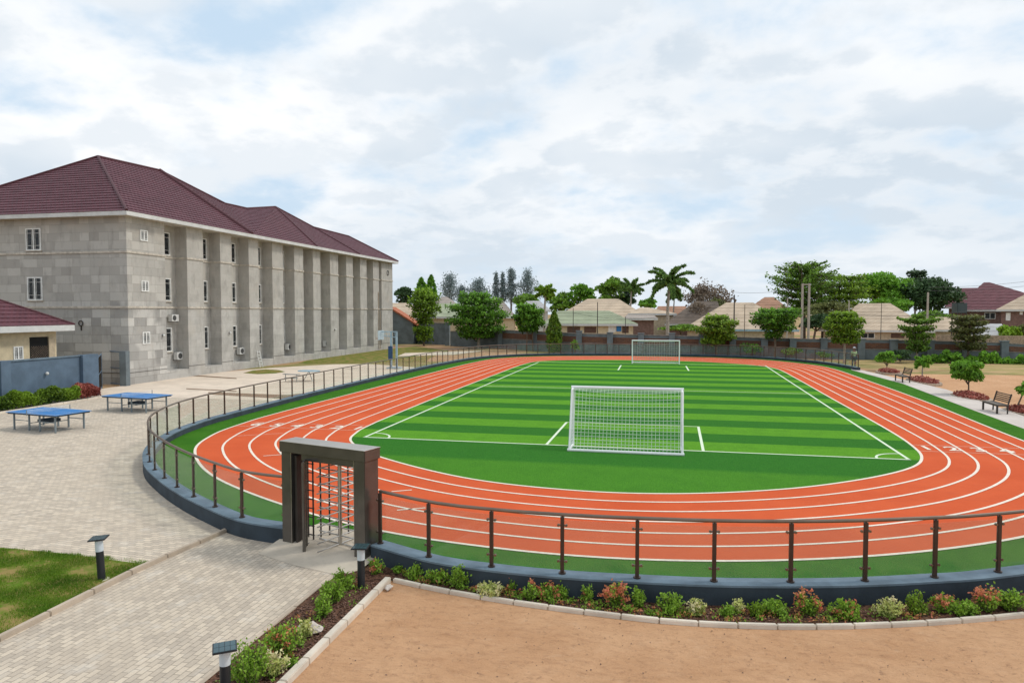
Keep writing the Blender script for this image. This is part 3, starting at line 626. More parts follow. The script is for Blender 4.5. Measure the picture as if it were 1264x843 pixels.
def tier_tree(name, px, fw, tiers, mat, label, group=None, n=4000, leaf=None, trunk=.14, bark='bark', cat='tree', spiky=.25, tilt=.12, x0off=0, trunks=1):
    "tiers: (centre px offset, y px, half width px, thickness px)"
    bx, by = ground_at(px, fw); m = fw/F; root = empty(name, (bx, by, 0), 0, label, cat, group); leaf = leaf or max(.13, m*2.2)
    tot = sum(t[2]**1.3 for t in tiers); P = []; NN = []; T = []; tb = MB(); ztop = 0
    for (ox, py, hw, th) in tiers:
        Rr = hw*m; z = zat(py, fw); ztop = max(ztop, z); k = int(n*(hw**1.3)/tot); nbr = rs.randint(7, 10); ph = rs.uniform(0, 6.28)
        t = rs.uniform(0, 2*math.pi, k); lob = 1-spiky*(.5+.5*np.cos(nbr*t+ph+1.3*np.sin(2*t)))*rs.uniform(.6, 1, k); r = Rr*np.sqrt(rs.uniform(0.02, 1, k))*lob
        c = np.array([ox*m*U[0], ox*m*U[1], z]); sag = tilt*Rr*(r/Rr)**1.5
        clump = rs.normal(0, 1, k)*th*m*.24; zz_ = z+sag+clump-.25*th*m*(r/Rr)**2
        # break each tier into clumps
        cell = np.sin(t*nbr*1.7+ph*3)*np.cos(r/Rr*7+ph); zz_ += cell*th*m*.22
        P.append(np.c_[c[0]+r*np.cos(t), c[1]+r*np.sin(t), zz_]); NN.append(np.c_[np.cos(t)*.2, np.sin(t)*.2, np.ones(k)]); T.append(np.clip(.35+cell*.3+clump/(th*m+.01)*.35+rs.uniform(-.3, .3, k), 0, 1))
        for b in range(nbr):
            a = (b+.5)*2*math.pi/nbr; tb.tube([Vector((c[0], c[1], z-.35*Rr*.6)), Vector((c[0]+Rr*.5*math.cos(a), c[1]+Rr*.5*math.sin(a), z-.02*Rr)), Vector((c[0]+Rr*.9*math.cos(a), c[1]+Rr*.9*math.sin(a), z+tilt*Rr))], [trunk*.3, trunk*.2, trunk*.06], 4)
    leaves('crown', np.concatenate(P), leaf, mat, root, np.concatenate(NN), 1.5, .5, np.concatenate(T))
    for j in range(trunks):
        o = Vector((U[0], U[1], 0))*(j-(trunks-1)/2)*.8; tb.tube([o, o*.8+Vector((0, 0, ztop*.5)), Vector((0, 0, ztop))], [trunk, trunk*.75, trunk*.2], 7)
    tb.build('trunk', M[bark], root, True); return root
def palm_tree(px, fw, ybase, yc, rad, label, nf=15, trunk=.2, lf=.36, group=None, thick=.16, droop=1.0, mat='palm', name='palm_tree', zb=0):
    bx, by = ground_at(px, fw); m = fw/F; z = zat(yc, fw); Rr = rad*m; root = empty(name, (bx, by, zb), 0, label, 'palm tree', group); z -= zb
    MB().tube([(0, 0, 0), (0, 0, z*.15), (0, 0, z*.6), (.02*z, 0, z)], [trunk*1.25, trunk, trunk*.85, trunk*.55], 9).build('trunk', M['palebark'], root, True)
    P = []; NN = []; stalk = MB()
    for i in range(nf):
        a = i*2.399+.3; el_ = R(75-95*(i/nf)); hd = Vector((math.cos(a), math.sin(a), 0)); pts = []
        p = Vector((.02*z, 0, z)); e = el_; L_ = Rr*rs.uniform(1.0, 1.2); ns = 12
        for k in range(ns+1):
            pts.append(p.copy()); p = p+(hd*math.cos(e)+Vector((0, 0, math.sin(e))))*L_/ns; e -= droop*R(5.6)*(k/ns*1.3+.4)
        stalk.tube(pts, [.05*trunk/.2*(1-.8*k/ns)+.004 for k in range(ns+1)], 4)
        for k in range(2, ns*5):
            f = k/(ns*5); q = f*ns; j = int(q); c = pts[j].lerp(pts[min(j+1, ns)], q-j); w = thick*Rr*math.sin(math.pi*min(1, .12+f*.85))
            sd = Vector((-hd.y, hd.x, 0))
            for s in (-1, 1):
                for u in (rs.uniform(.15, .5), rs.uniform(.5, 1)): P.append(c+sd*s*w*u+Vector((0, 0, -w*u*.55*rs.uniform(.4, 1.3))))
    leaves('fronds', [tuple(p) for p in P], lf, L[mat], root, None, 1.9, 0); stalk.build('frond_stalks', M['bark'], root); return root
def cypress(px, fw, x0, x1, yt, yb, label, mat='cyp', n=1600, name='cypress_tree', leaf=None, group=None):
    bx, by = ground_at(px, fw); m = fw/F; root = empty(name, (bx, by, 0), 0, label, 'tree', group); zt = zat(yt, fw); zb = max(.05, zat(yb, fw)); w = (x1-x0)*m/2
    f = rs.uniform(0, 1, n)**1.15; prof = np.minimum(1, (1-f)*2.2)**.7*(.75+.25*np.minimum(1, f*6)); t = rs.uniform(0, 6.283, n); r = w*prof*(.65+.35*rs.uniform(0, 1, n)**.5)*(1+.13*np.sin(5*t+f*20))
    P = np.c_[r*np.cos(t), r*np.sin(t), zb+f*(zt-zb)+rs.normal(0, .05, n)]; leaves('crown', P, leaf or max(.13, m*2), L[mat], root, np.c_[np.cos(t), np.sin(t), .6+0*t], 1.8, .3)
    MB().tube([(0, 0, 0), (0, 0, zt*.7)], [.12, .03], 6).build('trunk', M['bark'], root); return root
def casuarina(px, fw, x0, x1, yt, yb, label, n=1500, mat='grey', group='grey feathery trees on the skyline'):
    bx, by = ground_at(px, fw); m = fw/F; root = empty('feathery_tree', (bx, by, 0), 0, label, 'tree', group); zt, zb = zat(yt, fw), zat(yb, fw); w = (x1-x0)*m/2
    tb = MB(); tb.tube([(0, 0, 0), (0, 0, zb), (0, 0, zt)], [.3, .2, .02], 6); P = []
    for i in range(34):
        f = i/34; z0 = zb+(zt-zb)*f*.92; a = i*2.4; l = w*(1.05-.95*f**.8)*rs.uniform(.6, 1.15); e = Vector((l*math.cos(a), l*math.sin(a), z0+l*rs.uniform(.5, 1.3))); tb.tube([(0, 0, z0), e], [.06, .015], 4)
        k = int(n*1.5/34*(1.25-f*.7)); s = rs.uniform(.15, 1.15, k); P.append(np.c_[s*e.x, s*e.y, z0+(e.z-z0)*s]+rs.normal(0, .13*w+.10, (k, 3)))
    leaves('crown', np.concatenate(P), .2, L[mat], root, None, 2.6, 0); tb.build('trunk', M['bark'], root); return root

# ------------------------------------------------------------------ trees by the field and the wall
TG = 'trees in front of the perimeter wall'
tier_tree('umbrella_tree', 523, 99, [(-1, 361, 13, 10), (3, 367, 19, 10), (-2, 374, 21, 11), (3, 381, 20, 10), (-1, 389, 17, 10), (2, 396, 11, 8), (-1, 407, 14, 9), (1, 415, 12, 11)], L['tier'], 'slim bright green layered tree beside the far end of the stone building', TG, 5200)
tier_tree('umbrella_tree', 591, 92, [(-4, 366, 22, 8), (2, 373, 30, 8), (-6, 382, 36, 9), (4, 390, 36, 9), (-6, 398, 38, 9), (2, 407, 33, 9), (-3, 414, 24, 8)], L['deep'], 'large dense dark green spreading tree overhanging the blue wall', TG, 12000, trunk=.2, bark='palebark')
tier_tree('umbrella_tree', 654, 86, [(-4, 379, 13, 7), (0, 385, 19, 7), (-3, 392, 21, 8), (1, 399, 20, 8), (-2, 406, 14, 7)], L['deep'], 'rounded mid green tree on two slim trunks beside the cypress', TG, 5600, trunks=2, trunk=.1)
cypress(684, 81, 675, 693, 384, 434, 'bright green columnar cypress standing alone before the wall', n=2600)
tier_tree('umbrella_tree', 885, 74, [(0, 393, 16, 7), (3, 400, 24, 8), (-2, 408, 25, 8), (4, 416, 20, 8), (-5, 422, 16, 7)], L['tier'], 'bushy bright green tree just right of the far goal', TG, 6200, trunk=.12)
tier_tree('umbrella_tree', 957, 72, [(5, 385, 26, 6), (0, 391, 31, 8), (-4, 398, 28, 8), (3, 405, 22, 8), (-2, 413, 12, 8)], L['deep'], 'flat topped dark green tree below the two concrete poles', TG, 6600, trunk=.14)
tier_tree('umbrella_tree', 1043, 66, [(-2, 389, 17, 7), (0, 396, 23, 8), (-3, 404, 24, 8), (0, 412, 22, 8), (1, 420, 17, 7)], L['tier'], 'rounded bright green tree behind the person at the railing end', TG, 7000, trunk=.12, bark='palebark', spiky=.15)
tier_tree('umbrella_tree', 1133, 67.5, [(0, 391, 8, 5), (2, 399, 26, 4), (-2, 408, 22, 6), (1, 416, 18, 7), (0, 424, 15, 8), (1, 431, 14, 7)], L['broad'], 'dark star shaped layered tree with long drooping side branches', TG, 5600, trunk=.12, bark='palebark', spiky=.6, tilt=.28)
tier_tree('umbrella_tree', 1196, 67, [(-4, 394, 20, 5), (1, 401, 22, 5), (0, 409, 22, 7), (3, 418, 22, 8), (4, 428, 18, 8)], L['olive'], 'loose olive green tree before the wall, left of the maroon house', TG, 5200, trunk=.12, spiky=.45, tilt=.2)
def small_bush(px, fw, x0, x1, yt, yb, label, mat='broad', n=500, group=None, name='shrub'): return crown_tree(name, px, fw, x0, x1, yt, yb, L[mat], label, group, n, max(.1, fw/F*1.8), 7, .04, 'bark', .55, 'shrub')
BG = 'shrubs along the perimeter wall'
small_bush(928, 72.5, 914, 940, 421, 440, 'dark shrub by the wall between the two nearest trees right of the goal', 'deep', 900, BG)
small_bush(978, 71.5, 966, 990, 428, 441, 'shrub by the wall right of the flat topped tree', 'deep', 600, BG)
small_bush(1020, 70, 1010, 1030, 434, 443, 'low shrub by the wall left of the person', 'broad', 350, BG)
small_bush(710, 78.5, 702, 716, 419, 436, 'thin shrub by the wall right of the cypress', 'broad', 350, BG)
small_bush(1112, 66, 1098, 1127, 432, 447, 'dark bush between the near round sapling and the star shaped tree', 'dark', 900, BG)
def creeper():
    P = []; T = []
    for px in np.arange(1140, 1290, 1.2):
        fw = 67.0-(px-1140)*.012; h = 10+4*math.sin(px*.13)+2.5*math.sin(px*.41)-max(0, px-1235)*.15; k = 34
        g0 = [ground_at(px+a, fw+b) for a, b in zip(rs.uniform(-1, 1, k), rs.uniform(-1.2, 1.0, k))]
        zh = (rs.uniform(0, 1, k)**.8)*max(4, h)*fw/F; P += [(a[0], a[1], z+.03) for a, z in zip(g0, zh)]
    return tag(leaves('overgrown_hedge', P, .22, L['deep'], None, None, 1.4, 0), 'low tangled green hedge along the foot of the wall on the right', 'hedge')
creeper()
# saplings, flower beds and benches along the walkway
SG = 'young trees planted beside the walkway'
def sapling(px, py, x0, x1, yt, yb, label, n, nb=12):
    g0 = G(px, py); fw = -g0[0]*math.sin(YAW)+g0[1]*math.cos(YAW)
    return crown_tree('sapling', px, fw, x0, x1, yt, yb, L['vivid'], label, SG, n, .13, nb, .05, 'bark', .36)
sapling(1096, 458, 1081, 1111, 431, 453, 'small round sapling behind the farther bench', 2000)
sapling(1198, 490, 1177, 1217, 441, 477, 'taller leafy sapling left of the nearer bench', 4200, 26)
sapling(1260, 510, 1252, 1290, 471, 492, 'sapling cut by the right edge of the photo', 1500)
palm_tree(1140, 49, 470, 448, 10, 'short young palm beside the walkway between the two benches', 10, .05, .15, SG, .2, 1.25, 'vivid')
def flowerbed(px, py, rx, ry, label, n=900):
    x, y = G(px, py, .02); root = empty('flower_bed', (x, y, 0), 0, label, 'flower bed', 'stone edged flower beds along the walkway')
    ring_ = MB(); k = 26
    for i in range(k):
        a = 2*math.pi*i/k; ring_.cbox((rx*math.cos(a), ry*math.sin(a), .08), (.26, .16, .17), math.atan2(ry*math.cos(a), -rx*math.sin(a)))
    ring_.build('stone_edging', M['kerb'], root, bevel=.02); MB().poly([((rx-.05)*math.cos(i*.3), (ry-.05)*math.sin(i*.3)) for i in range(21)], .06).build('soil', M['mulch'], root)
    t = rs.uniform(0, 6.28, n); r = np.sqrt(rs.uniform(0, 1, n)); P = np.c_[(rx-.1)*r*np.cos(t), (ry-.1)*r*np.sin(t), .08+rs.uniform(0, .42, n)*(1.05-r*.5)]
    leaves('flowers', P, .11, L['red'], root, None, 1.2, 0, alt=(rs.uniform(0, 1, n) > .85).astype(float)); return root
flowerbed(1097, 461, .8, 1.4, 'small red flower bed under the round sapling, farthest along the walkway')
flowerbed(1140, 472.5, .8, 2.1, 'long red flower bed around the young palm, beside the walkway')
flowerbed(1198, 492.5, .75, 1.7, 'red flower bed around the taller sapling, left of the nearer bench', 1100)
flowerbed(1268, 511.5, .75, 1.5, 'red flower bed cut by the right edge of the photo')
def bench(x, y, rz, label):
    root = empty('park_bench', (x, y, .15), rz, label, 'bench', 'benches along the walkway')
    s = MB()
    for i in range(5): s.box(-.75, .75, -.24+i*.1, -.155+i*.1, .42, .445)
    s.build('seat', M['wood'], root, bevel=.004); b = MB()
    for i in range(5): z = .52+i*.085; yy = .25+(z-.45)*.28; b.box(-.76, .76, yy, yy+.022, z, z+.052)
    b.build('backrest', M['iron'], root, bevel=.004)
    fr = MB(); fr.box(-.74, .74, -.25, -.21, .36, .418); fr.box(-.74, .74, .21, .25, .36, .418); fr.box(-.74, -.70, -.21, .21, .36, .418); fr.box(.70, .74, -.21, .21, .36, .418); fr.build('seat_frame', M['iron'], root)
    for sx in (-.72, .72):
        MB().box(sx-.035, sx+.035, -.25, -.18, 0, .358).build('leg', M['iron'], root)
        MB().tube([(sx, .22, 0), (sx, .23, .42), (sx, .37, .95)], .035, 4).build('leg', M['iron'], root)
    return root
bench(15.82, 37.2, R(-90), 'slatted dark bench on the walkway, nearer one beside the tall sapling')
bench(16.35, 51.9, R(-90), 'slatted dark bench on the walkway, farther one by the round sapling')

# ------------------------------------------------------------------ goals
def goal(name, X0, X1, Y, H, back, side, label, cell, netm, r=.055):
    "goal line at Y, netting runs to side*back"
    root = empty(name, ((X0+X1)/2, Y, ZF), 0, label, 'goal', 'white football goals'); w = (X1-X0)/2; s = side
    for sx in (-w, w):
        MB().tube([(sx, 0, 0), (sx, 0, H)], r, 12).build('post', M['goal'], root, True)
        st = MB(); st.tube([(sx, 0, H-.03), (sx, s*.28, H-.06), (sx, s*back, .05)], r*.62, 8); st.build('back_stanchion', M['goal'], root, True)
        MB().tube([(sx, 0, .05), (sx, s*back, .05)], r*.75, 8).build('side_ground_bar', M['goal'], root, True)
    MB().tube([(-w-r, 0, H), (w+r, 0, H)], r, 12).build('crossbar', M['goal'], root, True)
    MB().tube([(-w-.06, s*back, .05), (w+.06, s*back, .05)], r*.9, 8).build('back_ground_bar', M['goal'], root, True)
    net = MB(); rr = .0065 if cell < .15 else .012
    def bp(u, v):  # u across, v from crossbar (0) to ground (1)
        y = .28+(back-.28)*v if v > .0 else .28; z = (H-.06)*(1-v)+.05*v
        sag = .10*math.sin(math.pi*min(1, abs(v)))*(1-(2*u-1)**2)
        return (-w+2*w*u, s*(y-sag*.9), z-.10*(1-(2*u-1)**2)*(1-v)**1.0)
    nu = int(2*w/cell); nv = int(H*1.05/cell)
    for i in range(nu+1): net.tube([bp(i/nu, j/8) for j in range(9)], rr, 3, False)
    for j in range(nv+1): net.tube([bp(i/12, j/nv) for i in range(13)], rr, 3, False)
    for i in range(0, nu+1): p = bp(i/nu, 0); net.tube([(p[0], 0, H-.03), p], rr, 3, False)
    for q in (.33, .66): net.tube([(-w, s*.28*q, H-.04)]+[(bp(i/8, 0)[0], s*.28*q, H-.03-(H-.03-bp(i/8, 0)[2])*q) for i in range(1, 8)]+[(w, s*.28*q, H-.04)], rr, 3, False)
    for sx in (-w, w):
        for j in range(1, nv): v = j/nv; p = bp(0, v); net.tube([(sx, 0, p[2]), (sx, p[1], p[2])], rr, 3, False)
        for q in range(1, 7): yy = back*q/7; zt = (H-.06) if yy < .28 else (H-.06)*(1-(yy-.28)/(back-.28)); net.tube([(sx, s*yy, .05), (sx, s*yy, zt)], rr, 3, False)
    net.build('net', netm, root); return root
goal('football_goal', -3.05, .77, 24.6, 2.12, 1.02, -1, 'nearer white football goal, its net hanging toward the camera', .125, M['net'])
goal('football_goal', -2.5, 1.72, 64.4, 2.15, 1.0, 1, 'farther white football goal at the far end of the pitch', .22, M['netfar'])

# ------------------------------------------------------------------ bollards
def bollard(x, y, label, rz, h=.80, tx=0):
    root = empty('solar_bollard', (x, y, .02), rz, label, 'bollard light', 'solar bollard lights'); root.rotation_euler = (0, tx, rz)
    MB().tube([(0, 0, -.03), (0, 0, h*.66)], .066, 20).build('post', M['black'], root, True)
    MB().tube([(0, 0, h*.66+.001), (0, 0, h*.91)], [.068, .068], 20).build('lens', M['lens'], root, True)
    c = MB().tube([(0, 0, h*.91+.001), (0, 0, h*.93)], .06, 20).build('collar', M['black'], root, True)
    t = Matrix.Translation((0, 0, h*.945)) @ Matrix.Rotation(R(1), 4, 'X')
    MB().box(-.145, .145, -.145, .145, 0, .022, t).build('cap', M['black'], root, bevel=.005)
    p = MB(); [p.box(-.13+i*.066, -.07+i*.066, -.13+j*.133, -.004+j*.133, .0225, .026, t) for i in range(4) for j in range(2)]; p.build('solar_panel', M['solar'], root)
    MB().tube([(0, 0, -.03), (0, 0, .0)], .13, 12).build('footing', M['kerb_pale'], root); return root
bollard(-10.12, 10.72, 'black solar bollard light standing on the lawn, leftmost of the three', R(25), .81, R(-2.5))
bollard(-5.22, 11.35, 'black solar bollard light in the mulch bed right beside the turnstile', R(8), .79)
bollard(-5.38, 7.62, 'black solar bollard light cut by the bottom edge of the photo', R(35), .74)

# ------------------------------------------------------------------ shrubs in the beds
def shrub(px, py, wpx, hpx, kind, label, group='low shrubs in the mulch beds'):
    x, y = G(px, py, .03); fw = -x*math.sin(YAW)+y*math.cos(YAW); m = fw/F; w = wpx*m/2*rs.uniform(1.0, 1.2); h = hpx*m*rs.uniform(.95, 1.15)
    root = empty('shrub', (x, y, .02), 0, label, 'shrub', group); st = MB(); P = []; T = []; A = []
    mat = {'g': 'shrub', 'r': 'shrub', 'y': 'pale', 'R': 'shrub', 'd': 'hedge'}[kind]; ns = max(10, int(32*(w/.25)**1.3))
    for i in range(ns):
        a = rs.uniform(0, 6.28); q = math.sqrt(rs.uniform(0, 1))*.95; hh = h*(1-.45*q*q)*rs.uniform(.55, 1.08); e = Vector((w*q*math.cos(a), w*q*.8*math.sin(a), hh))
        st.tube([(e.x*.15, e.y*.15, 0), (e.x*.7, e.y*.7, hh*.55), e], [.008, .006, .003], 4); red = (kind == 'r' and rs.rand() < .22) or (kind == 'R' and rs.rand() < .62) or (kind == 'y' and rs.rand() < .4)
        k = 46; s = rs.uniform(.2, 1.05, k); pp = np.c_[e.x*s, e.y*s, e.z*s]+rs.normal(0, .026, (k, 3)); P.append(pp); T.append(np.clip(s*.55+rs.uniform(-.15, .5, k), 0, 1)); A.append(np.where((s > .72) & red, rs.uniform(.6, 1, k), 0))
    P = np.concatenate(P); P[:, 2] = np.maximum(P[:, 2], .01)
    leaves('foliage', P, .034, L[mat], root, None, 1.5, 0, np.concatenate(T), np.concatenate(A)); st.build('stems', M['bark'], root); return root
ords = ['first', 'second', 'third', 'fourth', 'fifth', 'sixth', 'seventh', 'eighth', 'ninth', 'tenth', 'eleventh', 'twelfth', 'thirteenth', 'fourteenth', 'fifteenth', 'sixteenth', 'seventeenth', 'eighteenth', 'nineteenth', 'twentieth', 'twenty-first', 'twenty-second', 'twenty-third', 'twenty-fourth']
kindn = {'g': 'green', 'r': 'green and pink tipped', 'R': 'mostly red leaved', 'y': 'pale yellow green', 'd': 'dark green'}
row = [(514, 715, 20, 17, 'g'), (536, 719, 26, 21, 'r'), (568, 723, 30, 22, 'g'), (588, 721, 13, 13, 'r'), (607, 733, 30, 15, 'y'), (630, 732, 22, 16, 'r'), (655, 738, 20, 24, 'r'), (676, 740, 34, 17, 'R'), (697, 737, 12, 18, 'g'), (721, 742, 20, 20, 'r'), (755, 749, 34, 27, 'R'), (790, 750, 22, 22, 'g'), (826, 754, 34, 23, 'g'), (861, 757, 24, 21, 'y'), (894, 759, 18, 15, 'g'), (909, 756, 14, 18, 'y'), (932, 758, 20, 19, 'd'), (955, 759, 34, 22, 'g'), (997, 761, 34, 27, 'R'), (1046, 762, 46, 23, 'r'), (1098, 760, 32, 25, 'y'), (1132, 757, 34, 26, 'd'), (1165, 757, 32, 24, 'R'), (1190, 756, 34, 18, 'g')]
for i, (px, py, w, h, k) in enumerate(row): shrub(px+rs.uniform(-4, 4), py+rs.uniform(-3, 2), w*rs.uniform(.85, 1.15), h*rs.uniform(.8, 1.1), k, '%s low shrub in the curved mulch bed, %s from the turnstile' % (kindn[k], ords[i]))
shrub(1218, 754, 34, 32, 'R', 'tall red tipped shrub in the curved bed near the right edge of the photo'); shrub(1248, 752, 36, 24, 'g', 'green shrub in the curved bed cut off near the right edge of the photo')
for px, py, w, h, k, lab in ((463, 707, 20, 18, 'r', 'small pink tipped shrub between bollard and plinth wall beside the turnstile'), (424, 727, 28, 24, 'g', 'full green shrub left of the bollard beside the turnstile'), (412, 742, 32, 26, 'g', 'green shrub in the left bed, second below the bollard'), (398, 761, 28, 26, 'g', 'green shrub in the left bed, third below the bollard'), (348, 808, 52, 42, 'r', 'large leggy green shrub next to the broken rock in the left bed'), (378, 786, 24, 24, 'y', 'pale sprig of leaves leaning on the broken rock'),
                            (310, 846, 58, 56, 'g', 'large green shrub at the bottom of the left bed beside the cut off bollard'), (336, 832, 34, 26, 'y', 'pale yellow shrub at the bottom of the left bed'), (362, 822, 13, 10, 'g', 'tiny green tuft in the left bed beside the pale kerb'), (491, 706, 11, 9, 'g', 'tiny green sprout at the foot of the wall right of the bollard')):
    shrub(px, py, w, h, k, lab)
def groundcover():
    P = []; A = []
    for i in range(330):
        j = rs.randint(0, len(BEDC)-22); x = BEDC[j][0]+rs.uniform(-.15, .15); y = BEDC[j][1]+rs.uniform(.1, .42); n = rs.randint(4, 22); r = rs.rand() < .35
        if i % 5 == 0: x = rs.uniform(-5.8, -5.0); y = rs.uniform(7, 11.4)
        P.append(np.c_[rs.normal(x, .045, n), rs.normal(y, .035, n), rs.uniform(.035, .12, n)]); A.append(np.full(n, .9 if r else 0.0)*rs.uniform(.3, 1, n))
    tag(leaves('ground_cover', np.concatenate(P), .03, L['shrub'], None, None, 1.6, 0, alt=np.concatenate(A)), 'scattered small leaves, weeds and fallen petals between the shrubs of the mulch beds', 'ground cover', None, 'stuff')
groundcover()
def rock(px, py, s, label):
    x, y = G(px, py, .03); bm = bmesh.new(); bmesh.ops.create_icosphere(bm, subdivisions=2, radius=s)
    for v in bm.verts: v.co = Vector((v.co.x*1.6, v.co.y, v.co.z*.6))*(1+rs.uniform(-.22, .22))
    me = bpy.data.meshes.new('rock'); bm.to_mesh(me); bm.free(); o = lk('rock', me, None, M['rock']); o.location = (x, y, .03+s*.3); o.rotation_euler = (0, 0, rs.uniform(0, 3)); return tag(o, label, 'rock')
rock(385, 778, .13, 'broken pale and reddish rock lying in the left mulch bed'); rock(480, 726, .07, 'white stone at the inside corner of the pale kerb'); rock(593, 727, .03, 'small white pebble in the curved bed between two shrubs')
def chips():
    mb = MB()
    def one(x, y, s, z):
        a = rs.uniform(0, 6.28); mb.add([(x+s*math.cos(a+t)*rs.uniform(.6, 1.2), y+s*math.sin(a+t)*rs.uniform(.6, 1.2), z+(s*.8 if t == 0 else rs.uniform(0, s))) for t in (0, 1.6, 3.1, 4.7)], [(0, 1, 2), (0, 2, 3)])
    for i in range(5200):
        if i % 3: x = rs.uniform(-5.85, -4.95); y = rs.uniform(6.5, 11.6)
        else:
            j = rs.randint(0, len(BEDC)-25); x = BEDC[j][0]+rs.uniform(-.1, .1); y = BEDC[j][1]+rs.uniform(.08, .62)
        one(x, y, rs.uniform(.008, .024), .035)
    o = mb.build('mulch_chips', simple('mulch_chip', (.16, .085, .06), .9, var=.5, sc=30)); tag(o, 'loose brown bark chips lying over the mulch beds', 'mulch', None, 'stuff')
    mb = MB()
    for i in range(420): one(rs.uniform(-4.7, 7), rs.uniform(7, 11.0), rs.uniform(.006, .017), .006)
    o = mb.build('sand_pebbles', simple('sand_pebble', (.14, .085, .06), .9, var=.5, sc=30)); tag(o, 'tiny dark pebbles scattered over the bare sand', 'pebbles', None, 'stuff')
chips()

# ------------------------------------------------------------------ lawn left of the path
tri_fill('lawn', [(-30, 2), (-9.75, 2), (-9.86, 11.4), (-9.95, 11.55), (-12, 11.72), (-30, 11.9)], .022, M['lawn'])
def grass():
    N = 130000; x = rs.uniform(-14.6, -9.9, N); y = rs.uniform(6.9, 11.75, N)
    d = np.sin(x*2.3+1)*np.cos(y*2.9+x)+.6*np.sin(x*5.1-y*3.7)+.5*np.sin(y*7+x*2); keep = (d+rs.normal(0, .42, N)) > -.5; keep &= y < 11.72+.05*np.sin(x*9)
    x, y, d = x[keep], y[keep], d[keep]; N = len(x); h = rs.uniform(.015, .055, N); a = rs.uniform(0, 6.28, N); w = .0045
    V = np.empty((N, 3, 3)); V[:, 0] = np.c_[x-w*np.cos(a), y-w*np.sin(a), np.full(N, .02)]; V[:, 1] = np.c_[x+w*np.cos(a), y+w*np.sin(a), np.full(N, .02)]; V[:, 2] = np.c_[x+rs.normal(0, .018, N), y+rs.normal(0, .018, N), .022+h]
    me = bpy.data.meshes.new('grass'); me.vertices.add(3*N); me.vertices.foreach_set('co', V.reshape(-1)); me.loops.add(3*N); me.loops.foreach_set('vertex_index', np.arange(3*N, dtype=np.int32)); me.polygons.add(N); me.polygons.foreach_set('loop_start', np.arange(0, 3*N, 3, dtype=np.int32)); me.update(calc_edges=True)
    at = me.attributes.new('tint', 'FLOAT', 'FACE'); at.data.foreach_set('value', np.clip(.4-.25*d+rs.normal(0, .25, N), 0, 1).astype(np.float32)); me.attributes.new('alt', 'FLOAT', 'FACE')
    tag(lk('grass', me, None, L['grass']), 'short patchy grass growing on the lawn left of the path', 'grass', None, 'stuff')
grass()

# ------------------------------------------------------------------ table tennis tables
def tt(x, y, rz, label):
    root = empty('ping_pong_table', (x, y, .01), rz, label, 'ping pong table', 'outdoor ping pong tables'); l, w = 1.5, .80
    for s in (-1, 1): MB().box(min(.012*s, l*s), max(.012*s, l*s), -w, w, .735, .76).build('tabletop', M['ttblue'], root, bevel=.003)
    ln = MB()
    for a in ((-l, l, -w, -w+.022), (-l, l, w-.022, w), (-l, -l+.022, -w+.0225, w-.0225), (l-.022, l, -w+.0225, w-.0225), (-l+.0225, l-.0225, -.004, .004)): ln.box(*a, .7605, .7625)
    ln.build('edge_lines', M['white'], root)
    ap = MB(); ap.box(-l+.04, l-.04, -w+.05, -w+.08, .68, .734); ap.box(-l+.04, l-.04, w-.08, w-.05, .68, .734); ap.box(-l+.04, -l+.07, -w+.081, w-.081, .68, .734); ap.box(l-.07, l-.04, -w+.081, w-.081, .68, .734); ap.build('apron', M['ttunder'], root)
    for sx in (-1.25, -.32, .32, 1.25):
        for sy in (-.62, .62): MB().box(sx-.028, sx+.028, sy-.028, sy+.028, 0, .734).build('leg', M['ttleg'], root)
    br = MB()
    for sy in (-.62, .62): br.box(-1.22, -.35, sy-.012, sy+.012, .4, .43); br.box(.35, 1.22, sy-.012, sy+.012, .4, .43)
    for sx in (-.32, .32): br.box(sx-.012, sx+.012, -.59, .59, .3, .33)
    br.build('stretcher', M['ttleg'], root); MB().box(-.29, .29, -.3, .3, .32, .44).build('ball_tray', M['ttunder'], root)
    n = MB(); [n.tube([(0, -w-.12, .77+k*.032), (0, w+.12, .77+k*.032)], .0025 if k < 4 else .006, 3) for k in range(5)]; [n.tube([(0, -w-.12+q*.045, .765), (0, -w-.12+q*.045, .90)], .002, 3) for q in range(int((2*w+.24)/.045))]; n.build('net', simple('tt_net', (.75, .78, .78), .8), root)
    for sy in (-1, 1): MB().box(-.012, .012, sy*(w+.13)-.012, sy*(w+.13)+.012, .70, .93).build('net_post', M['ttleg'], root)
    return root
tt(-25.3, 24.25, R(-9), 'blue ping pong table nearest the left edge, in front of the hedge')
tt(-25.75, 29.8, R(-7), 'blue ping pong table farther back, just left of the curved railing')
def picnic():
    x, y = G(371, 471); root = empty('outdoor_table', (x, y, .01), R(-8), 'weathered pale blue outdoor table with grey side bench behind the railing', 'table')
    t = MB(); t.poly([(.35+.85*math.cos(a*math.pi/10), .5+.62*math.sin(a*math.pi/10)) for a in range(20)], .70, .745); t.build('tabletop', M['lblue'], root)
    b = MB(); b.box(-1.15, .15, -.5, -.22, .5, .54); b.build('bench_top', M['ttleg'], root); MB().box(-.95, .0, -.55, -.25, .25, .28).build('foot_rail', M['ttleg'], root)
    for (a, b_) in ((.0, .3), (.8, .3), (.4, .8)): MB().tube([(a, b_, 0), (.35, .5, .70)], .025, 6).build('leg', M['ttleg'], root)
    for a in (-1.0, -.05): MB().tube([(a, -.36, 0), (a, -.36, .5)], .025, 6).build('leg', M['ttleg'], root)
picnic()
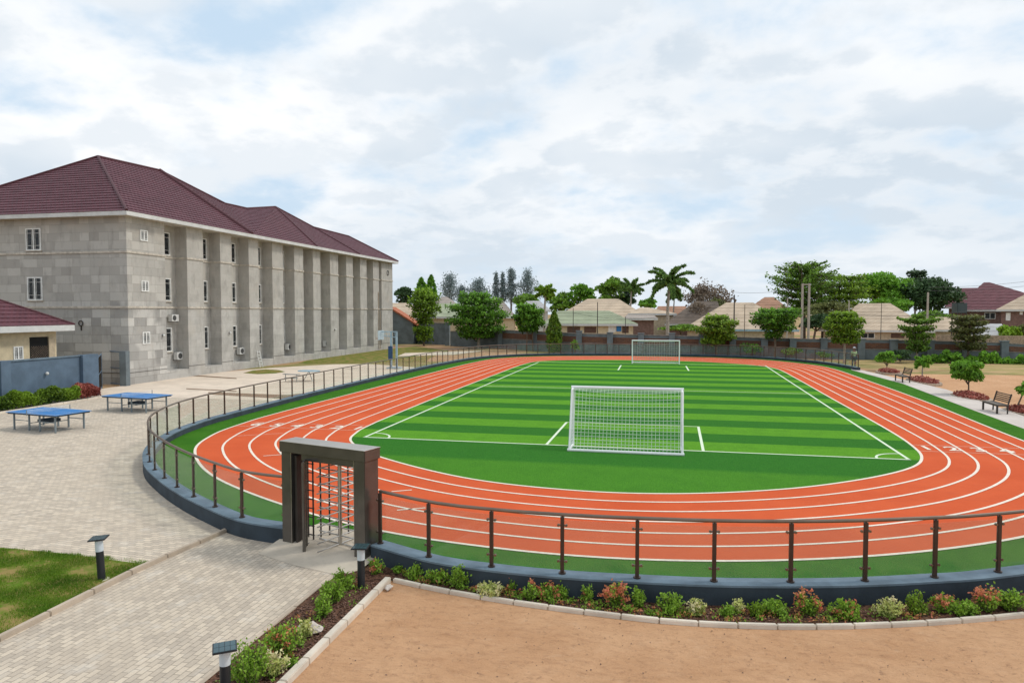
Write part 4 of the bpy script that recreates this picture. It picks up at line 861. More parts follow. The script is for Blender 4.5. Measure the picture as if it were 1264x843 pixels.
def hoop():
    x, y = G(486, 455); root = empty('basketball_stand', (x, y, .01), R(0), 'pale blue basketball stand with navy padded post behind the left railing', 'basketball stand')
    for ox in (-.22, .28):
        MB().box(ox-.07, ox+.07, -.07, .07, 0, 3.25).build('upright', M['lblue'], root)
    MB().box(-.45, -.14, -.16, .16, .75, 1.95).build('post_pad', M['navy'], root, bevel=.03)
    tr = MB(); tr.tube([(.35, 0, 3.2), (-1.1, 0, 3.2)], .05, 6); tr.tube([(.3, 0, 2.7), (-.9, 0, 2.85)], .035, 6)
    for k in range(4): tr.tube([(.2-.3*k, 0, 2.72), (.05-.3*k, 0, 3.2)], .02, 5)
    tr.build('truss_arm', M['lblue'], root); MB().box(-1.2, -1.14, -.6, .6, 2.5, 3.3).build('backboard', simple('backboard_paint', (.45, .55, .6), .4), root)
    MB().tube([(-1.43+.23*math.cos(a*.6), .23*math.sin(a*.6), 2.6) for a in range(11)], .015, 5).build('rim', M['roof_orange'], root); MB().box(-.5, .6, -.45, .45, 0, .12).build('base', M['lblue'], root)
hoop()

# ------------------------------------------------------------------ stone building
def clip_z(poly, z, above):
    out = []; n = len(poly)
    for i in range(n):
        a, b = poly[i], poly[(i+1) % n]; ia = (a.z >= z) == above; ib = (b.z >= z) == above
        if ia: out.append(a)
        if ia != ib: out.append(a.lerp(b, (z-a.z)/(b.z-a.z)))
    return out
def courses(mb, poly, dz=.30, lift=.045):
    poly = [Vector(p) for p in poly]; n = (poly[1]-poly[0]).cross(poly[2]-poly[0]).normalized()
    if n.z < 0: n = -n; poly = poly[::-1]
    z0 = min(p.z for p in poly); z1 = max(p.z for p in poly); k = max(1, int(math.ceil((z1-z0)/dz)))
    for i in range(k):
        a, b = z0+i*dz, z0+(i+1)*dz; q = clip_z(clip_z(poly, a, True), b, False)
        if len(q) < 3: continue
        qq = [p+n*lift if abs(p.z-a) < 1e-4 else p for p in q]; mb.add(qq, [tuple(range(len(qq)))])
        lo_ = [j for j in range(len(q)) if abs(q[j].z-a) < 1e-4]
        if len(lo_) >= 2:
            j0, j1 = lo_[0], lo_[-1]
            mb.add([q[j0], q[j1], qq[j1], qq[j0]], [(0, 1, 2, 3)])
XF, XR = -35.1, -36.12
EAVE = 11.35
Bd = empty('stone_building', (-35.1, 40, 0), 0, 'long three storey grey stone building with maroon tiled roof and vertical piers', 'building')
def PB(mb, name, mat, parent=Bd, **k):
    off = Vector((-35.1, 40, 0)); mb.v = [tuple(Vector(v)-off) for v in mb.v]; return mb.build(name, mat, parent, **k)
w_ = MB(); w_.box(-53, XR, 40, 87, 0, EAVE); PB(w_, 'core_wall', M['stone'])
pn = [(40.0-.004, 43.65), (46.03, 47.93), (50.08, 51.61), (54.06, 55.55), (57.79, 59.62), (61.7, 63.43), (65.42, 66.99), (69.19, 71.12), (73.15, 74.85), (76.86, 78.72), (80.67, 82.45), (83.3, 87.004)]
for i, (a, b) in enumerate(pn): PB(MB().box(XR+.002, XF, a, b, .0, EAVE-.002), 'pier', M['stone'])
for i in range(len(pn)-1): PB(MB().box(XR+.002, XF-.01, pn[i][1]+.002, pn[i+1][0]-.002, 0, .62), 'base_ledge', M['stone'])
MSC = simple('string_course', (.52, .47, .40), .9, var=.2)
for z in (5.2, 8.92):
    PB(MB().box(-53, XF+.07, 39.93, 39.997, z, z+.14), 'string_course', MSC)
    for i, (a, b) in enumerate(pn): PB(MB().box(XF+.002, XF+.07, a-(0 if i == 0 else .05), b+.05, z, z+.14), 'string_course', MSC)
    for i in range(len(pn)-1):
        y0, y1 = pn[i][1], pn[i+1][0]; PB(MB().box(XR+.003, XR+.07, y0+.055, y1-.051, z, z+.14), 'string_course', MSC); PB(MB().box(XR+.003, XF+.0, y1-.05, y1-.003, z, z+.14), 'string_course', MSC)
sk = MB(); sk.box(-53, XF+.03, 39.96, 39.995, .78, .82)
for i, (a, b) in enumerate(pn): sk.box(XF+.002, XF+.02, a, b, .80, .83)
PB(sk, 'base_groove', simple('groove', (.10, .09, .08), .9))
def window(parent, axis, c, u0, u1, z0, z1, mull=1, depth=.06, sill=True, off=Vector((-35.1, 40, 0)), gm=None):
    "axis 'x': window on a wall facing +x at x=c, u along y; axis '-y': wall facing -y at y=c, u along x"
    def bx(mb, ua, ub, za, zb, d0, d1):
        if axis == 'x': mb.box(c+d0-off.x, c+d1-off.x, ua-off.y, ub-off.y, za, zb)
        else: mb.box(ua-off.x, ub-off.x, c-d1-off.y, c-d0-off.y, za, zb)
    f = MB(); t = .075
    bx(f, u0, u1, z0, z0+t, .005, .05); bx(f, u0, u1, z1-t, z1, .005, .05); bx(f, u0, u0+t, z0+t, z1-t, .005, .05); bx(f, u1-t, u1, z0+t, z1-t, .005, .05)
    for k in range(1, mull+1):
        um = u0+(u1-u0)*k/(mull+1); bx(f, um-.05, um+.05, z0+t, z1-t, .008, .047)
    fo = f.build('window', M['white'], parent); p = MB(); bx(p, u0+t, u1-t, z0+t, z1-t, .002, .02); p.build('pane', M['glass'], fo)
    gr = MB()
    for k in range(mull+1):
        ua = u0+(u1-u0)*k/(mull+1)+.09; ub = u0+(u1-u0)*(k+1)/(mull+1)-.09
        for um in (ua+.05, ub-.05): bx(gr, um-.009, um+.009, z0+t, z1-t, .024, .036)
        for zz2 in (z0+.22*(z1-z0), z0+.78*(z1-z0)): bx(gr, ua-.03, ub+.03, zz2-.009, zz2+.009, .0241, .0359)
    gr.build('glazing_bars', M['white'], fo)
    if sill: s = MB(); bx(s, u0-.06, u1+.06, z0-.07, z0-.005, .003, .10); s.build('sill', MATS['string_course'], fo)
for z0, z1 in ((9.2, 10.72), (5.75, 7.35)): window(Bd, '-y', 40, -43.2, -41.95, z0, z1, 1)
rec = [(43.65, 46.03, 44.0, 45.45, 1), (47.93, 50.08, 48.55, 49.75, 1), (51.61, 54.06, 52.3, 53.6, 1), (55.55, 57.79, 56.4, 57.45, 1), (59.62, 61.7, 60.7, 61.45, 0), (63.43, 65.42, 64.55, 65.2, 0), (66.99, 69.19, 68.2, 68.9, 0)]
for i, (a, b, u0, u1, mu) in enumerate(rec):
    for j, (z0, z1) in enumerate(((1.95, 3.75), (5.75, 7.45), (9.15, 10.85))):
        if i == 5 and j == 2 or i == 6: continue
        window(Bd, 'x', XR, u0, u1, z0, z1, mu)
for z0, z1 in ((9.85, 10.6), (6.35, 7.1), (2.7, 3.55)): window(Bd, 'x', XF, 41.25, 41.95, z0, z1, 1, sill=False)
# hip roof with tile courses
RA = [(121, 194, -43.5), (197, 211, -43.2), (278, 252, -42.4), (305, 258, -42.0), (340, 256, -41.6), (387, 281, -41.0), (430, 292, -40.4)]
RP = []
for px, py, X in RA: y, z = onX(px, py, X); RP.append(Vector((X, y, z)))
ez = EAVE+.25; XE = -34.42
def E(px, py): return Vector((XE, onX(px, py, XE)[0], ez))
E0 = Vector((XE, 39.3, ez)); E1 = Vector((XE, 53.6, ez)); E2 = Vector((XE, 65.0, ez)); E3 = Vector((XE, 75.3, ez)); E4 = Vector((XE, 87.5, ez)); EL = Vector((-53.6, 39.3, ez)); EB = Vector((-53.6, 87.5, ez))
rf = MB()
for poly in ([EL, E0, RP[0]], [E0, E1, RP[1]], [E0, RP[1], RP[0]], [E1, RP[2], RP[1]], [E1, E2, RP[4]], [E1, RP[4], RP[3]], [E1, RP[3], RP[2]], [E2, RP[5], RP[4]], [E2, E3, RP[5]], [E3, RP[6], RP[5]], [E3, E4, RP[6]], [E4, EB, RP[6]]):
    courses(rf, poly, .235)
for a, b in zip(RP[:-1], RP[1:]): courses(rf, [EB if a.y > 60 else EL, a, b], .5)
courses(rf, [EL, EB, RP[3]], .5)
PB(rf, 'roof', M['tile'])
cp = MB()
for a, b in ((E0, RP[0]), (RP[0], RP[1]), (RP[1], E1), (E2, RP[4]), (E3, RP[5]), (RP[1], RP[2]), (RP[2], RP[3]), (RP[3], RP[4]), (RP[4], RP[5]), (RP[5], RP[6]), (RP[6], E4), (EL, RP[0])):
    cp.tube([a+Vector((0, 0, .05)), b+Vector((0, 0, .05))], .10 if (a, b) != (RP[1], E1) else .17, 8)
PB(cp, 'ridge_caps', M['cap'])
fs = MB(); fs.box(XE-.03, XE, 39.3, 87.5, EAVE-.02, ez+.01); fs.box(-53.6, XE-.031, 39.3, 39.33, EAVE-.02, ez+.01); fs.box(-53.6, XE-.031, 87.47, 87.5, EAVE-.02, ez+.01)
PB(fs, 'fascia', M['fascia']); PB(MB().box(-53.5, XE-.032, 39.332, 87.46, EAVE, EAVE+.06), 'soffit', M['soffit'])
# wall mounted things
def ac_unit(y, z, X, label, s=1.0):
    root = empty('air_conditioner', (X, y, z), 0, label, 'air conditioner', 'air conditioner units on the stone building')
    MB().box(.14, .46, -.42*s, .42*s, -.29*s, .29*s).build('casing', M['ac'], root, bevel=.015)
    MB().tube([(.461, -.1, 0), (.468, -.1, 0)], .22*s, 18).build('fan_grille', M['acd'], root)
    b = MB(); [b.box(0, .44, q-.02, q+.02, -.33*s, -.295*s) for q in (-.3*s, .3*s)]; b.build('bracket', M['dark'], root)
def onrec(px, py, X): return onX(px, py, X)
for px, py, X, lab, s in ((217, 439, XR, 'white air conditioner low in the first recess of the stone building', 1.0), (210, 392.5, XR, 'white air conditioner above the ground floor window of the first recess', .9), (294, 433, XR, 'white air conditioner low in the third recess', 1.0), (353, 428, XR, 'white air conditioner low in the fifth recess', 1.0), (399, 424, XR, 'white air conditioner low in the seventh recess', 1.0), (400, 388, XR, 'white air conditioner high in the seventh recess', 1.0), (438, 388.5, XR, 'white air conditioner high in the ninth recess', 1.0), (470, 389, XR, 'white air conditioner near the far end of the stone building', 1.0)):
    y, z = onX(px, py, X); ac_unit(y, z, X, lab, s)
def wall_lamp(px, py, X, label):
    y, z = onX(px, py, X); root = empty('wall_lamp', (X, y, z), 0, label, 'lamp', 'small round lamps on the stone building')
    MB().tube([(0, 0, 0), (.05, 0, 0)], .08, 10).build('backplate', M['dark'], root); MB().ball((.12, 0, 0), .09).build('globe', M['ac'], root, True)
wall_lamp(200.5, 414, XF, 'round lamp beside the small ground floor window of the corner block'); wall_lamp(283, 411, XF, 'round lamp on the second pier past the first recess'); wall_lamp(413, 407, XF, 'round lamp on the middle piers, third from the corner')
x_, z_ = onY(100.5, 399, 40); r0 = empty('wall_lamp', (x_, 40, z_), 0, 'dark ring shaped lamp on the end wall above the mesh gates', 'lamp'); MB().tube([(.17*math.cos(a*.45), -.06, .17*math.sin(a*.45)) for a in range(15)], .035, 6).build('ring', M['dark'], r0); MB().box(-.04, .04, -.05, 0, -.5, -.15).build('bracket', M['dark'], r0)
def vent(px, py): y, z = onX(px, py, XF); r1 = empty('wall_vent', (XF, y, z), 0, 'dark ring vent at the top of the far end block', 'vent'); MB().tube([(.03, .3*math.cos(a*.45), .3*math.sin(a*.45)) for a in range(15)], .05, 6).build('ring', M['dark'], r1)
vent(478.5, 337)
y0, z0 = onX(467, 395, XF); dp = MB(); dp.tube([(XF+.06, y0, .2), (XF+.06, y0, 7.4)], .05, 6); dp.tube([(XF+.06, y0+.5, .2), (XF+.06, y0+.5, 5)], .04, 6); tag(dp.build('drainpipe', M['kerb']), 'thin grey drainpipes running down the piers near the far end', 'pipe')
def ladder():
    x, y = G(328, 446); r1 = empty('step_ladder', (XF+.35, 55.2, 0), 0, 'small white step ladder leaning against the ledge of the fourth recess', 'ladder')
    for s in (-.22, .22): MB().box(-.03, .03, s-.02, s+.02, 0, 1.5, Matrix.Rotation(R(-12), 4, 'Y')).build('rail', M['white'], r1)
    m = MB(); [m.box(-.02, .02, -.2, .2, .25+k*.28, .28+k*.28, Matrix.Rotation(R(-12), 4, 'Y')) for k in range(5)]; m.build('rung', M['white'], r1)
ladder()

# ------------------------------------------------------------------ annex, blue wall, hedge, mesh gates on the left
An = empty('annex_house', (-40, 36, 0), 0, 'low cream annex with a maroon hip roof behind the blue wall', 'house')
def hip(mb, x0, x1, y0, y1, z, rx0, rx1, ry, rz, dz=.3, lift=.04):
    a, b, c, d = Vector((x0, y0, z)), Vector((x1, y0, z)), Vector((x1, y1, z)), Vector((x0, y1, z)); e, f = Vector((rx0, ry, rz)), Vector((rx1, ry, rz))
    for p in ([a, b, f, e], [b, c, f], [c, d, e, f], [d, a, e]):
        if (p[0]-p[1]).length < .01: continue
        if len(p) == 4 and (p[2]-p[3]).length < .01: p = p[:3]
        courses(mb, p, dz, lift)
AO = Vector((-40, 36, 0))
def AB(mb, name, mat, parent=An, **k): mb.v = [tuple(Vector(v)-AO) for v in mb.v]; return mb.build(name, mat, parent, **k)
AX = -36.0; ye = onX(69, 408, AX)[0]
AB(MB().box(-45, AX, 20, ye, 0, 3.78), 'wall', M['cream'])
m_ = MB(); hip(m_, -45.7, AX+.7, 19.3, ye+.7, 4.15, -40.5, -40.5, 0, 0) if 0 else None
xe, yb_ = AX+.7, ye+.7; rz_ = 4.15+.56*5.2
A_, B_, C_, D_ = Vector((xe, 19.3, 4.15)), Vector((xe, yb_, 4.15)), Vector((xe-10.4, yb_, 4.15)), Vector((xe-10.4, 19.3, 4.15)); R0_, R1_ = Vector((xe-5.2, 24.5, rz_)), Vector((xe-5.2, yb_-5.2, rz_))
for p_ in ([A_, B_, R1_, R0_], [B_, C_, R1_], [C_, D_, R0_, R1_], [D_, A_, R0_]): courses(m_, p_, .22, .04)
AB(m_, 'roof', M['tile']); m_ = MB(); m_.tube([B_+Vector((0, 0, .04)), R1_+Vector((0, 0, .04))], .07, 6); AB(m_, 'ridge_cap', M['cap'])
m_ = MB(); m_.box(xe-.03, xe-.001, 19.32, yb_-.02, 3.80, 4.148); m_.box(xe-10.38, xe-.031, yb_-.05, yb_-.021, 3.80, 4.148); AB(m_, 'fascia', M['fascia']); AB(MB().box(xe-10.3, xe-.035, 19.4, yb_-.055, 3.785, 3.84), 'soffit', M['soffit'])
y0_, z0_ = onX(37, 441, AX); y1_, z1_ = onX(58.5, 415.5, AX)
fo = AB(MB().box(AX+.002, AX+.02, y0_, y1_, 2.0, z1_), 'lattice_opening', simple('dark_opening', (.012, .012, .012), .9)); lt = MB()
for k in range(-14, 15):
    for s_ in (-1, 1):
        cy_ = (y0_+y1_)/2+k*.15; p, q = Vector((AX+.04+.01*s_, cy_-s_*.75, 2.0)), Vector((AX+.04+.01*s_, cy_+s_*.75, 3.4))
        ts = [t for t in range(25) if y0_ < p.lerp(q, t/24).y < y1_ and p.lerp(q, t/24).z < min(2.95, z1_)]
        if len(ts) > 1: lt.tube([p.lerp(q, ts[0]/24), p.lerp(q, ts[-1]/24)], .012, 4)
lt.v = [tuple(Vector(v)-AO) for v in lt.v]; lt.build('lattice', M['bark'], fo)
AB(MB().box(AX+.002, AX+.10, y1_+.005, y1_+.42, 2.0, z1_-.02), 'opening_jamb', M['beige'])
window(An, 'x', AX, onX(16, 430, AX)[0], onX(28, 430, AX)[0], 2.2, 2.98, 1, off=AO, sill=False)

BW = empty('blue_wall', (-32.8, 34, 0), 0, 'blue painted boundary wall with piers beside the hedge on the left', 'wall'); BO = Vector((-32.8, 34, 0))
def BB(mb, name, mat, parent=BW, **k): mb.v = [tuple(Vector(v)-BO) for v in mb.v]; return mb.build(name, mat, parent, **k)
BB(MB().box(-33.0, -32.82, 14, 33.6, 0, 2.38), 'wall_panel', M['blue']); BB(MB().box(-33.05, -32.76, 14, 33.6, 2.385, 2.45), 'wall_top', M['plinth'])
for a, b in ((33.62, 34.75), (28.55, 29.1), (23.5, 24.05), (18.5, 19.05)): BB(MB().box(-33.05, -32.62, a, b, 0, 2.46), 'pier', M['blue'])
BB(MB().ball((-32.7, 31.3, 1.6), .09), 'bulkhead_lamp', M['ac'], smooth=True)
def hedge(x0, x1, y0, y1, h, n, mat, label, red=0, name='hedge'):
    yy = rs.uniform(y0, y1, n); xx = rs.uniform(x0, x1, n); top = h*(.86+.14*np.sin(yy*3.1)+.06*np.sin(yy*8+xx*3)); zz = top*rs.uniform(.02, 1, n)**.55
    sh = np.abs(xx-(x0+x1)/2)/((x1-x0)/2); zz *= 1-.35*sh**3; P = np.c_[xx, yy, zz+.03]
    o = empty(name, ((x0+x1)/2, (y0+y1)/2, 0), 0, label, 'hedge'); P -= [(x0+x1)/2, (y0+y1)/2, 0]
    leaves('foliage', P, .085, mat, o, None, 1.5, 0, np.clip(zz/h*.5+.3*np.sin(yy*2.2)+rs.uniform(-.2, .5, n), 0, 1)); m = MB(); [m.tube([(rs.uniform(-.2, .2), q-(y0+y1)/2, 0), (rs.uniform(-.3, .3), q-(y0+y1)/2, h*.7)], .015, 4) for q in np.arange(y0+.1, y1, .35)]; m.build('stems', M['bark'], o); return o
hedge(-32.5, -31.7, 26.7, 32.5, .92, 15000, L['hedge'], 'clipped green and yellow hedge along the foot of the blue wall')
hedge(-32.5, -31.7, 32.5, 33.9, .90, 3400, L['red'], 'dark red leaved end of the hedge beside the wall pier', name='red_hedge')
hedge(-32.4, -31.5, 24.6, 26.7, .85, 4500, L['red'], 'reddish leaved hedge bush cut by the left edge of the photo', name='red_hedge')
kerb([(-31.45, 23), (-31.45, 34.2)], .12, .1, 'pale kerb in front of the hedge on the left', M['kerb_pale'], .8)
def meshgate(a, b, h, label, dia):
    a = Vector((a[0], a[1], 0)); b = Vector((b[0], b[1], 0)); L_ = (b-a).length; root = empty('mesh_gate', a, math.atan2(b.y-a.y, b.x-a.x), label, 'gate', 'blue framed wire mesh gates')
    fr = MB(); fr.box(0, .07, -.03, .03, .0, h); fr.box(L_-.07, L_, -.03, .03, 0, h); fr.box(.072, L_-.072, -.025, .025, h-.06, h); fr.box(.072, L_-.072, -.025, .025, .08, .13); fr.box(.072, L_-.072, -.02, .02, h*.5, h*.5+.04); fr.build('frame', M['blue'], root)
    ms = MB(); 
    for k in range(int(L_/.11)): ms.tube([(.08+k*.11, 0, .12), (.08+k*.11, 0, h-.05)], .004, 3)
    for k in range(int(h/.11)): ms.tube([(.07, 0, .12+k*.11), (L_-.07, 0, .12+k*.11)], .004, 3)
    ms.build('wire_mesh', M['dark'], root)
    if dia: MB().tube([(.1, .02, .2), (L_-.1, .02, h-.1)], .02, 5).build('brace', M['blue'], root)
meshgate((-32.75, 34.8), G(126, 479), 2.25, 'left leaf of the open mesh gate next to the blue wall pier', True)
meshgate(G(134.5, 474.2), G(149.5, 476.2), 2.3, 'right leaf of the open mesh gate next to the grey post', False)
gx, gy = G(155, 476.3); tag(MB().box(gx-.28, gx+.22, gy-.18, gy+.18, 0, 2.33).build('gate_pier', M['greywall']), 'plain grey gate pier against the corner of the stone building', 'pier')

# ------------------------------------------------------------------ perimeter wall (base px, top px) and piers
WP = [(486, 422, 398), (552, 426, 400), (556, 427, 409.5), (618, 430, 408), (715, 437, 412.5), (800, 439, 414.5), (870, 440, 416), (940, 441.5, 418), (1010, 443, 419.5), (1060, 444, 420), (1150, 445, 421.5), (1235, 446, 424), (1300, 447, 428)]
def per_wall():
    root = empty('perimeter_wall', (0, 80, 0), 0, 'long grey blue perimeter wall with brown brick bands and piers behind the field', 'wall'); O = Vector((0, 80, 0))
    P = []
    for px, yb, yt in WP: x, y = G(px, yb); P.append((x, y, hgt(px, yb, yt)))
    def seg(mb, a, b, z0f, z1f, off, th):
        ax, ay, ah = a; bx, by, bh = b; d = Vector((bx-ax, by-ay, 0)).normalized(); n = Vector((-d.y, d.x, 0)); 
        if n.y > 0: n = -n
        A = Vector((ax, ay, 0))+n*off; B = Vector((bx, by, 0))+n*off; A2 = A-n*th; B2 = B-n*th
        mb.add([v-O for v in (A+Vector((0, 0, z0f*ah)), B+Vector((0, 0, z0f*bh)), B2+Vector((0, 0, z0f*bh)), A2+Vector((0, 0, z0f*ah)), A+Vector((0, 0, z1f*ah)), B+Vector((0, 0, z1f*bh)), B2+Vector((0, 0, z1f*bh)), A2+Vector((0, 0, z1f*ah)))],
               [(3, 2, 1, 0), (4, 5, 6, 7), (0, 1, 5, 4), (1, 2, 6, 5), (2, 3, 7, 6), (3, 0, 4, 7)])
    w = MB(); c = MB(); bb = MB(); lg = MB()
    for i, (a, b) in enumerate(zip(P[:-1], P[1:])):
        if i == 1: continue
        seg(w, a, b, 0, 1, 0, .22); seg(c, a, b, 1.003, 1.05, .04, .3)
        if i >= 3: seg(bb, a, b, .58, .88, .03, .028); seg(lg, a, b, .53, .575, .06, .058)
    w.build('wall_panel', M['greywall'], root); c.build('wall_top', M['cop'], root); bb.build('brick_band', M['brick'], root); lg.build('ledge', M['cop'], root)
    for px, yb, yt in ((499, 424, 398), (553, 426.5, 399), (618, 430, 404), (661, 433, 407), (715, 437, 409), (753, 438, 411), (791, 439, 412), (829, 439.5, 412), (866, 440, 414), (904, 441, 416), (943, 441.8, 418), (978, 442.5, 418.5), (1016, 443, 418.5), (1062, 444, 419), (1102, 444.6, 420), (1147, 445, 421), (1191, 445.5, 422), (1238, 446, 421.5), (1290, 447, 424)):
        x, y = G(px, yb); h = hgt(px, yb, yt); q = MB(); q.box(x-.32-O.x, x+.32-O.x, y-.42-O.y, y+.1-O.y, 0, h); q.box(x-.38-O.x, x+.38-O.x, y-.48-O.y, y+.16-O.y, h+.002, h+.09); q.build('pier', M['greywall'], root)
per_wall()
x, y = G(1170, 445); x2, y2 = G(1300, 447.5)
tb = MB(); tb.box(x, x2+8, y+3, y+3.3, 0, 2.45); tag(tb.build('brick_wall', M['tan_brick']), 'plain tan brick wall rising behind the perimeter wall on the far right', 'wall')

# ------------------------------------------------------------------ neighbouring houses
def house(label, fw, ex0, ex1, ey, rx0, rx1, ry, roofm, wallm, depth=None, wins=(), fas='fascia', wall_in=1.0, cat='house', group='houses behind the perimeter wall', wz=0):
    m = fw/F; A = ground_at(ex0, fw); xc = (ex0+ex1)/2; cg = ground_at(xc, fw); th = math.atan((xc-CX)/F); dd = fw/math.cos(th); root = empty('hip_roof_house', (cg[0], cg[1], 0), YAW-th, label, cat, group); ct = math.cos(th)
    x0, x1 = (ex0-xc)*m*ct, (ex1-xc)*m*ct; ez_ = zat(ey, fw); depth = depth or (x1-x0)*.75; d2 = depth/2; mr = m*(1+d2/dd)
    # ridge seen at ry, placed at the middle of the depth
    ra, rb = (rx0-xc)*mr*ct, (rx1-xc)*mr*ct; rz_ = CH-(ry-HY)*mr
    rfm = MB(); hip(rfm, x0, x1, 0, depth, ez_, ra, rb, d2, rz_, .5, .03); rfm.build('roof', roofm, root)
    f = MB(); f.box(x0, x1, -.03, 0, ez_-.28, ez_-.003); f.box(x0, x0+.03, .001, depth, ez_-.28, ez_-.003); f.box(x1-.03, x1, .001, depth, ez_-.28, ez_-.003); f.build('fascia', M[fas], root)
    MB().box(x0+wall_in*.6, x1-wall_in*.6, wall_in*.6, depth-wall_in*.6, 0, ez_-.29).build('wall', wallm, root)
    MB().box(x0+.04, x1-.04, .01, depth-.01, ez_-.27, ez_-.2).build('soffit', M['soffit'], root)
    yw = wall_in*.6
    for (wx0, wx1, wy0, wy1, mat) in wins:
        a, b = (wx0-xc)*m*ct, (wx1-xc)*m*ct; zt, zb = zat(wy0, fw), zat(wy1, fw); fm = MB(); fm.box(a, b, yw-.05, yw-.002, zb, zt); wf = fm.build('window', M['white'] if mat == 'glass' else M[mat], root)
        if mat == 'glass': MB().box(a+.08, (a+b)/2-.04, yw-.056, yw-.051, zb+.08, zt-.08).build('pane', M['glass'], wf); MB().box((a+b)/2+.04, b-.08, yw-.056, yw-.051, zb+.08, zt-.08).build('pane', M['glass'], wf)
    return root
house('house with tan roof and rust red gable edge just behind the stone building', 118, 450, 545, 393, 470, 505, 374, M['roof_tan'], M['beige'], 14)
house('green roofed house behind the slim layered tree', 108, 515, 640, 391, 535, 572, 374.5, M['roof_green'], M['cream'], 13)
house('grey peaked roof rising behind the green roofed house on the left', 132, 525, 572, 380, 546, 552, 366.5, M['roof_grey'], M['beige'], 9)
house('grey domed hip roof behind the large spreading tree', 125, 575, 640, 394, 598, 618, 368, M['roof_grey'], M['beige'], 10)
house('small pale roof between the cypress and the small palm', 135, 640, 680, 383, 650, 666, 371.5, M['roof_pale'], M['ac'], 6)
house('large tan hip roof behind the green roofed house at centre', 116, 683, 801, 392.5, 725, 763, 369, M['roof_tan'], M['beige'], 15)
gh = house('green roofed cream house with brown shutters left of the far goal', 94, 669, 787, 399.8, 690, 752, 383.6, M['roof_green'], M['cream'], 8, [(700, 716, 403.5, 411, 'browns'), (721, 736, 403.5, 411, 'browns'), (751, 760, 402, 410, 'white'), (761, 767, 402, 409, 'ttblue'), (768, 776, 402, 411, 'browns')])
house('small tan roof just right of the large central tan roof', 112, 775, 835, 387, 790, 800, 379.6, M['roof_tan'], M['beige'], 6)
house('low grey roofed shed between the central tan roof and the royal palm', 104, 770, 812, 393, 774, 806, 388, M['roof_grey'], M['brown'], 5)
house('long rusty terracotta roof behind the royal palm', 124, 806, 852, 389, 812, 846, 378, M['roof_rust'], M['brown'], 9)
house('dark brown steep roofed house right of the royal palm', 108, 820, 895, 400, 858, 885, 372, M['roof_dark'], M['brown'], 12)
house('wide tan hip roof with pale blue fascia right of the far goal', 96, 841, 985, 406.5, 896, 929, 373.5, M['roof_tan'], M['beige'], 13, [(862, 874, 409, 414, 'browns')], 'lblue')
house('rust coloured roof peeping out between tan roof and the tall layered tree', 128, 920, 975, 383, 943, 955, 367, M['roof_rust'], M['beige'], 10)
house('wide tan hip roof house below the tallest round green tree', 95, 1008, 1152, 407.5, 1060, 1098, 374.5, M['roof_tan'], M['beige'], 14, [(1063, 1080, 411, 418, 'glass'), (1100, 1116, 411.5, 417, 'browns')])
house('small tan roofed outbuilding between the star shaped tree and the olive tree', 98, 1138, 1192, 407, 1155, 1175, 391.5, M['roof_tan'], M['beige'], 7)
house('large maroon roofed house on the right skyline', 112, 1172, 1330, 382.5, 1212, 1219, 348, M['roof_maroon'], M['brown'], 17, [(1214, 1228, 386, 394, 'glass'), (1240, 1247, 386, 393, 'glass')])
mr = house('right wing of the maroon roofed house, its ridge cut by the photo edge', 120, 1195, 1400, 381, 1200, 1380, 361.8, M['roof_maroon'], M['brown'], 12)
house('left wing of the maroon roofed house beside the dark tree', 121, 1165, 1225, 379, 1172, 1206, 355.6, M['roof_maroon'], M['brown'], 12)
house('brown house with tan hip roof cut by the right edge of the photo', 98, 1226, 1372, 382, 1285, 1313, 352, M['roof_tan'], M['brown'], 12, [(1239, 1245, 386, 396, 'white'), (1257, 1261, 384.5, 388.5, 'white')])
house('low pale grey metal roofed shed in front of the maroon house', 86, 1196, 1246, 414, 1207, 1236, 399.5, M['roof_pale'], M['ac'], 6)
# gable of the left house
x, y = ground_at(499, 104)
gb = empty('gable_shed', (x, y, 0), YAW, 'grey gabled shed with orange tiled verge at the end of the stone building', 'shed'); m = 104/F
a0, a1 = (484-499)*m, (515-499)*m; zr, ze = zat(379, 104), zat(398, 104)
MB().add([(a0-3, 0, 0), (a1-.6, 0, 0), (a1-.6, 0, ze-.1), (a0-.3, 0, zr-.2), (a0-3, 0, zr-1.6), (a0-3, 5, 0), (a1-.6, 5, 0), (a1-.6, 5, ze-.1), (a0-.3, 5, zr-.2), (a0-3, 5, zr-1.6)], [(0, 1, 2, 3, 4), (9, 8, 7, 6, 5), (0, 5, 6, 1), (1, 6, 7, 2), (2, 7, 8, 3), (3, 8, 9, 4), (4, 9, 5, 0)]).build('wall', M['greywall'], gb)
MB().add([(a1, -.3, ze-.25), (a0-.3, -.3, zr), (a0-.3, -.3, zr-.25), (a1, -.3, ze-.5), (a1, 5.3, ze-.25), (a0-.3, 5.3, zr), (a0-.3, 5.3, zr-.25), (a1, 5.3, ze-.5)], [(0, 1, 2, 3), (7, 6, 5, 4), (0, 4, 5, 1), (3, 2, 6, 7), (1, 5, 6, 2), (0, 3, 7, 4)]).build('roof', M['roof_orange'], gb)

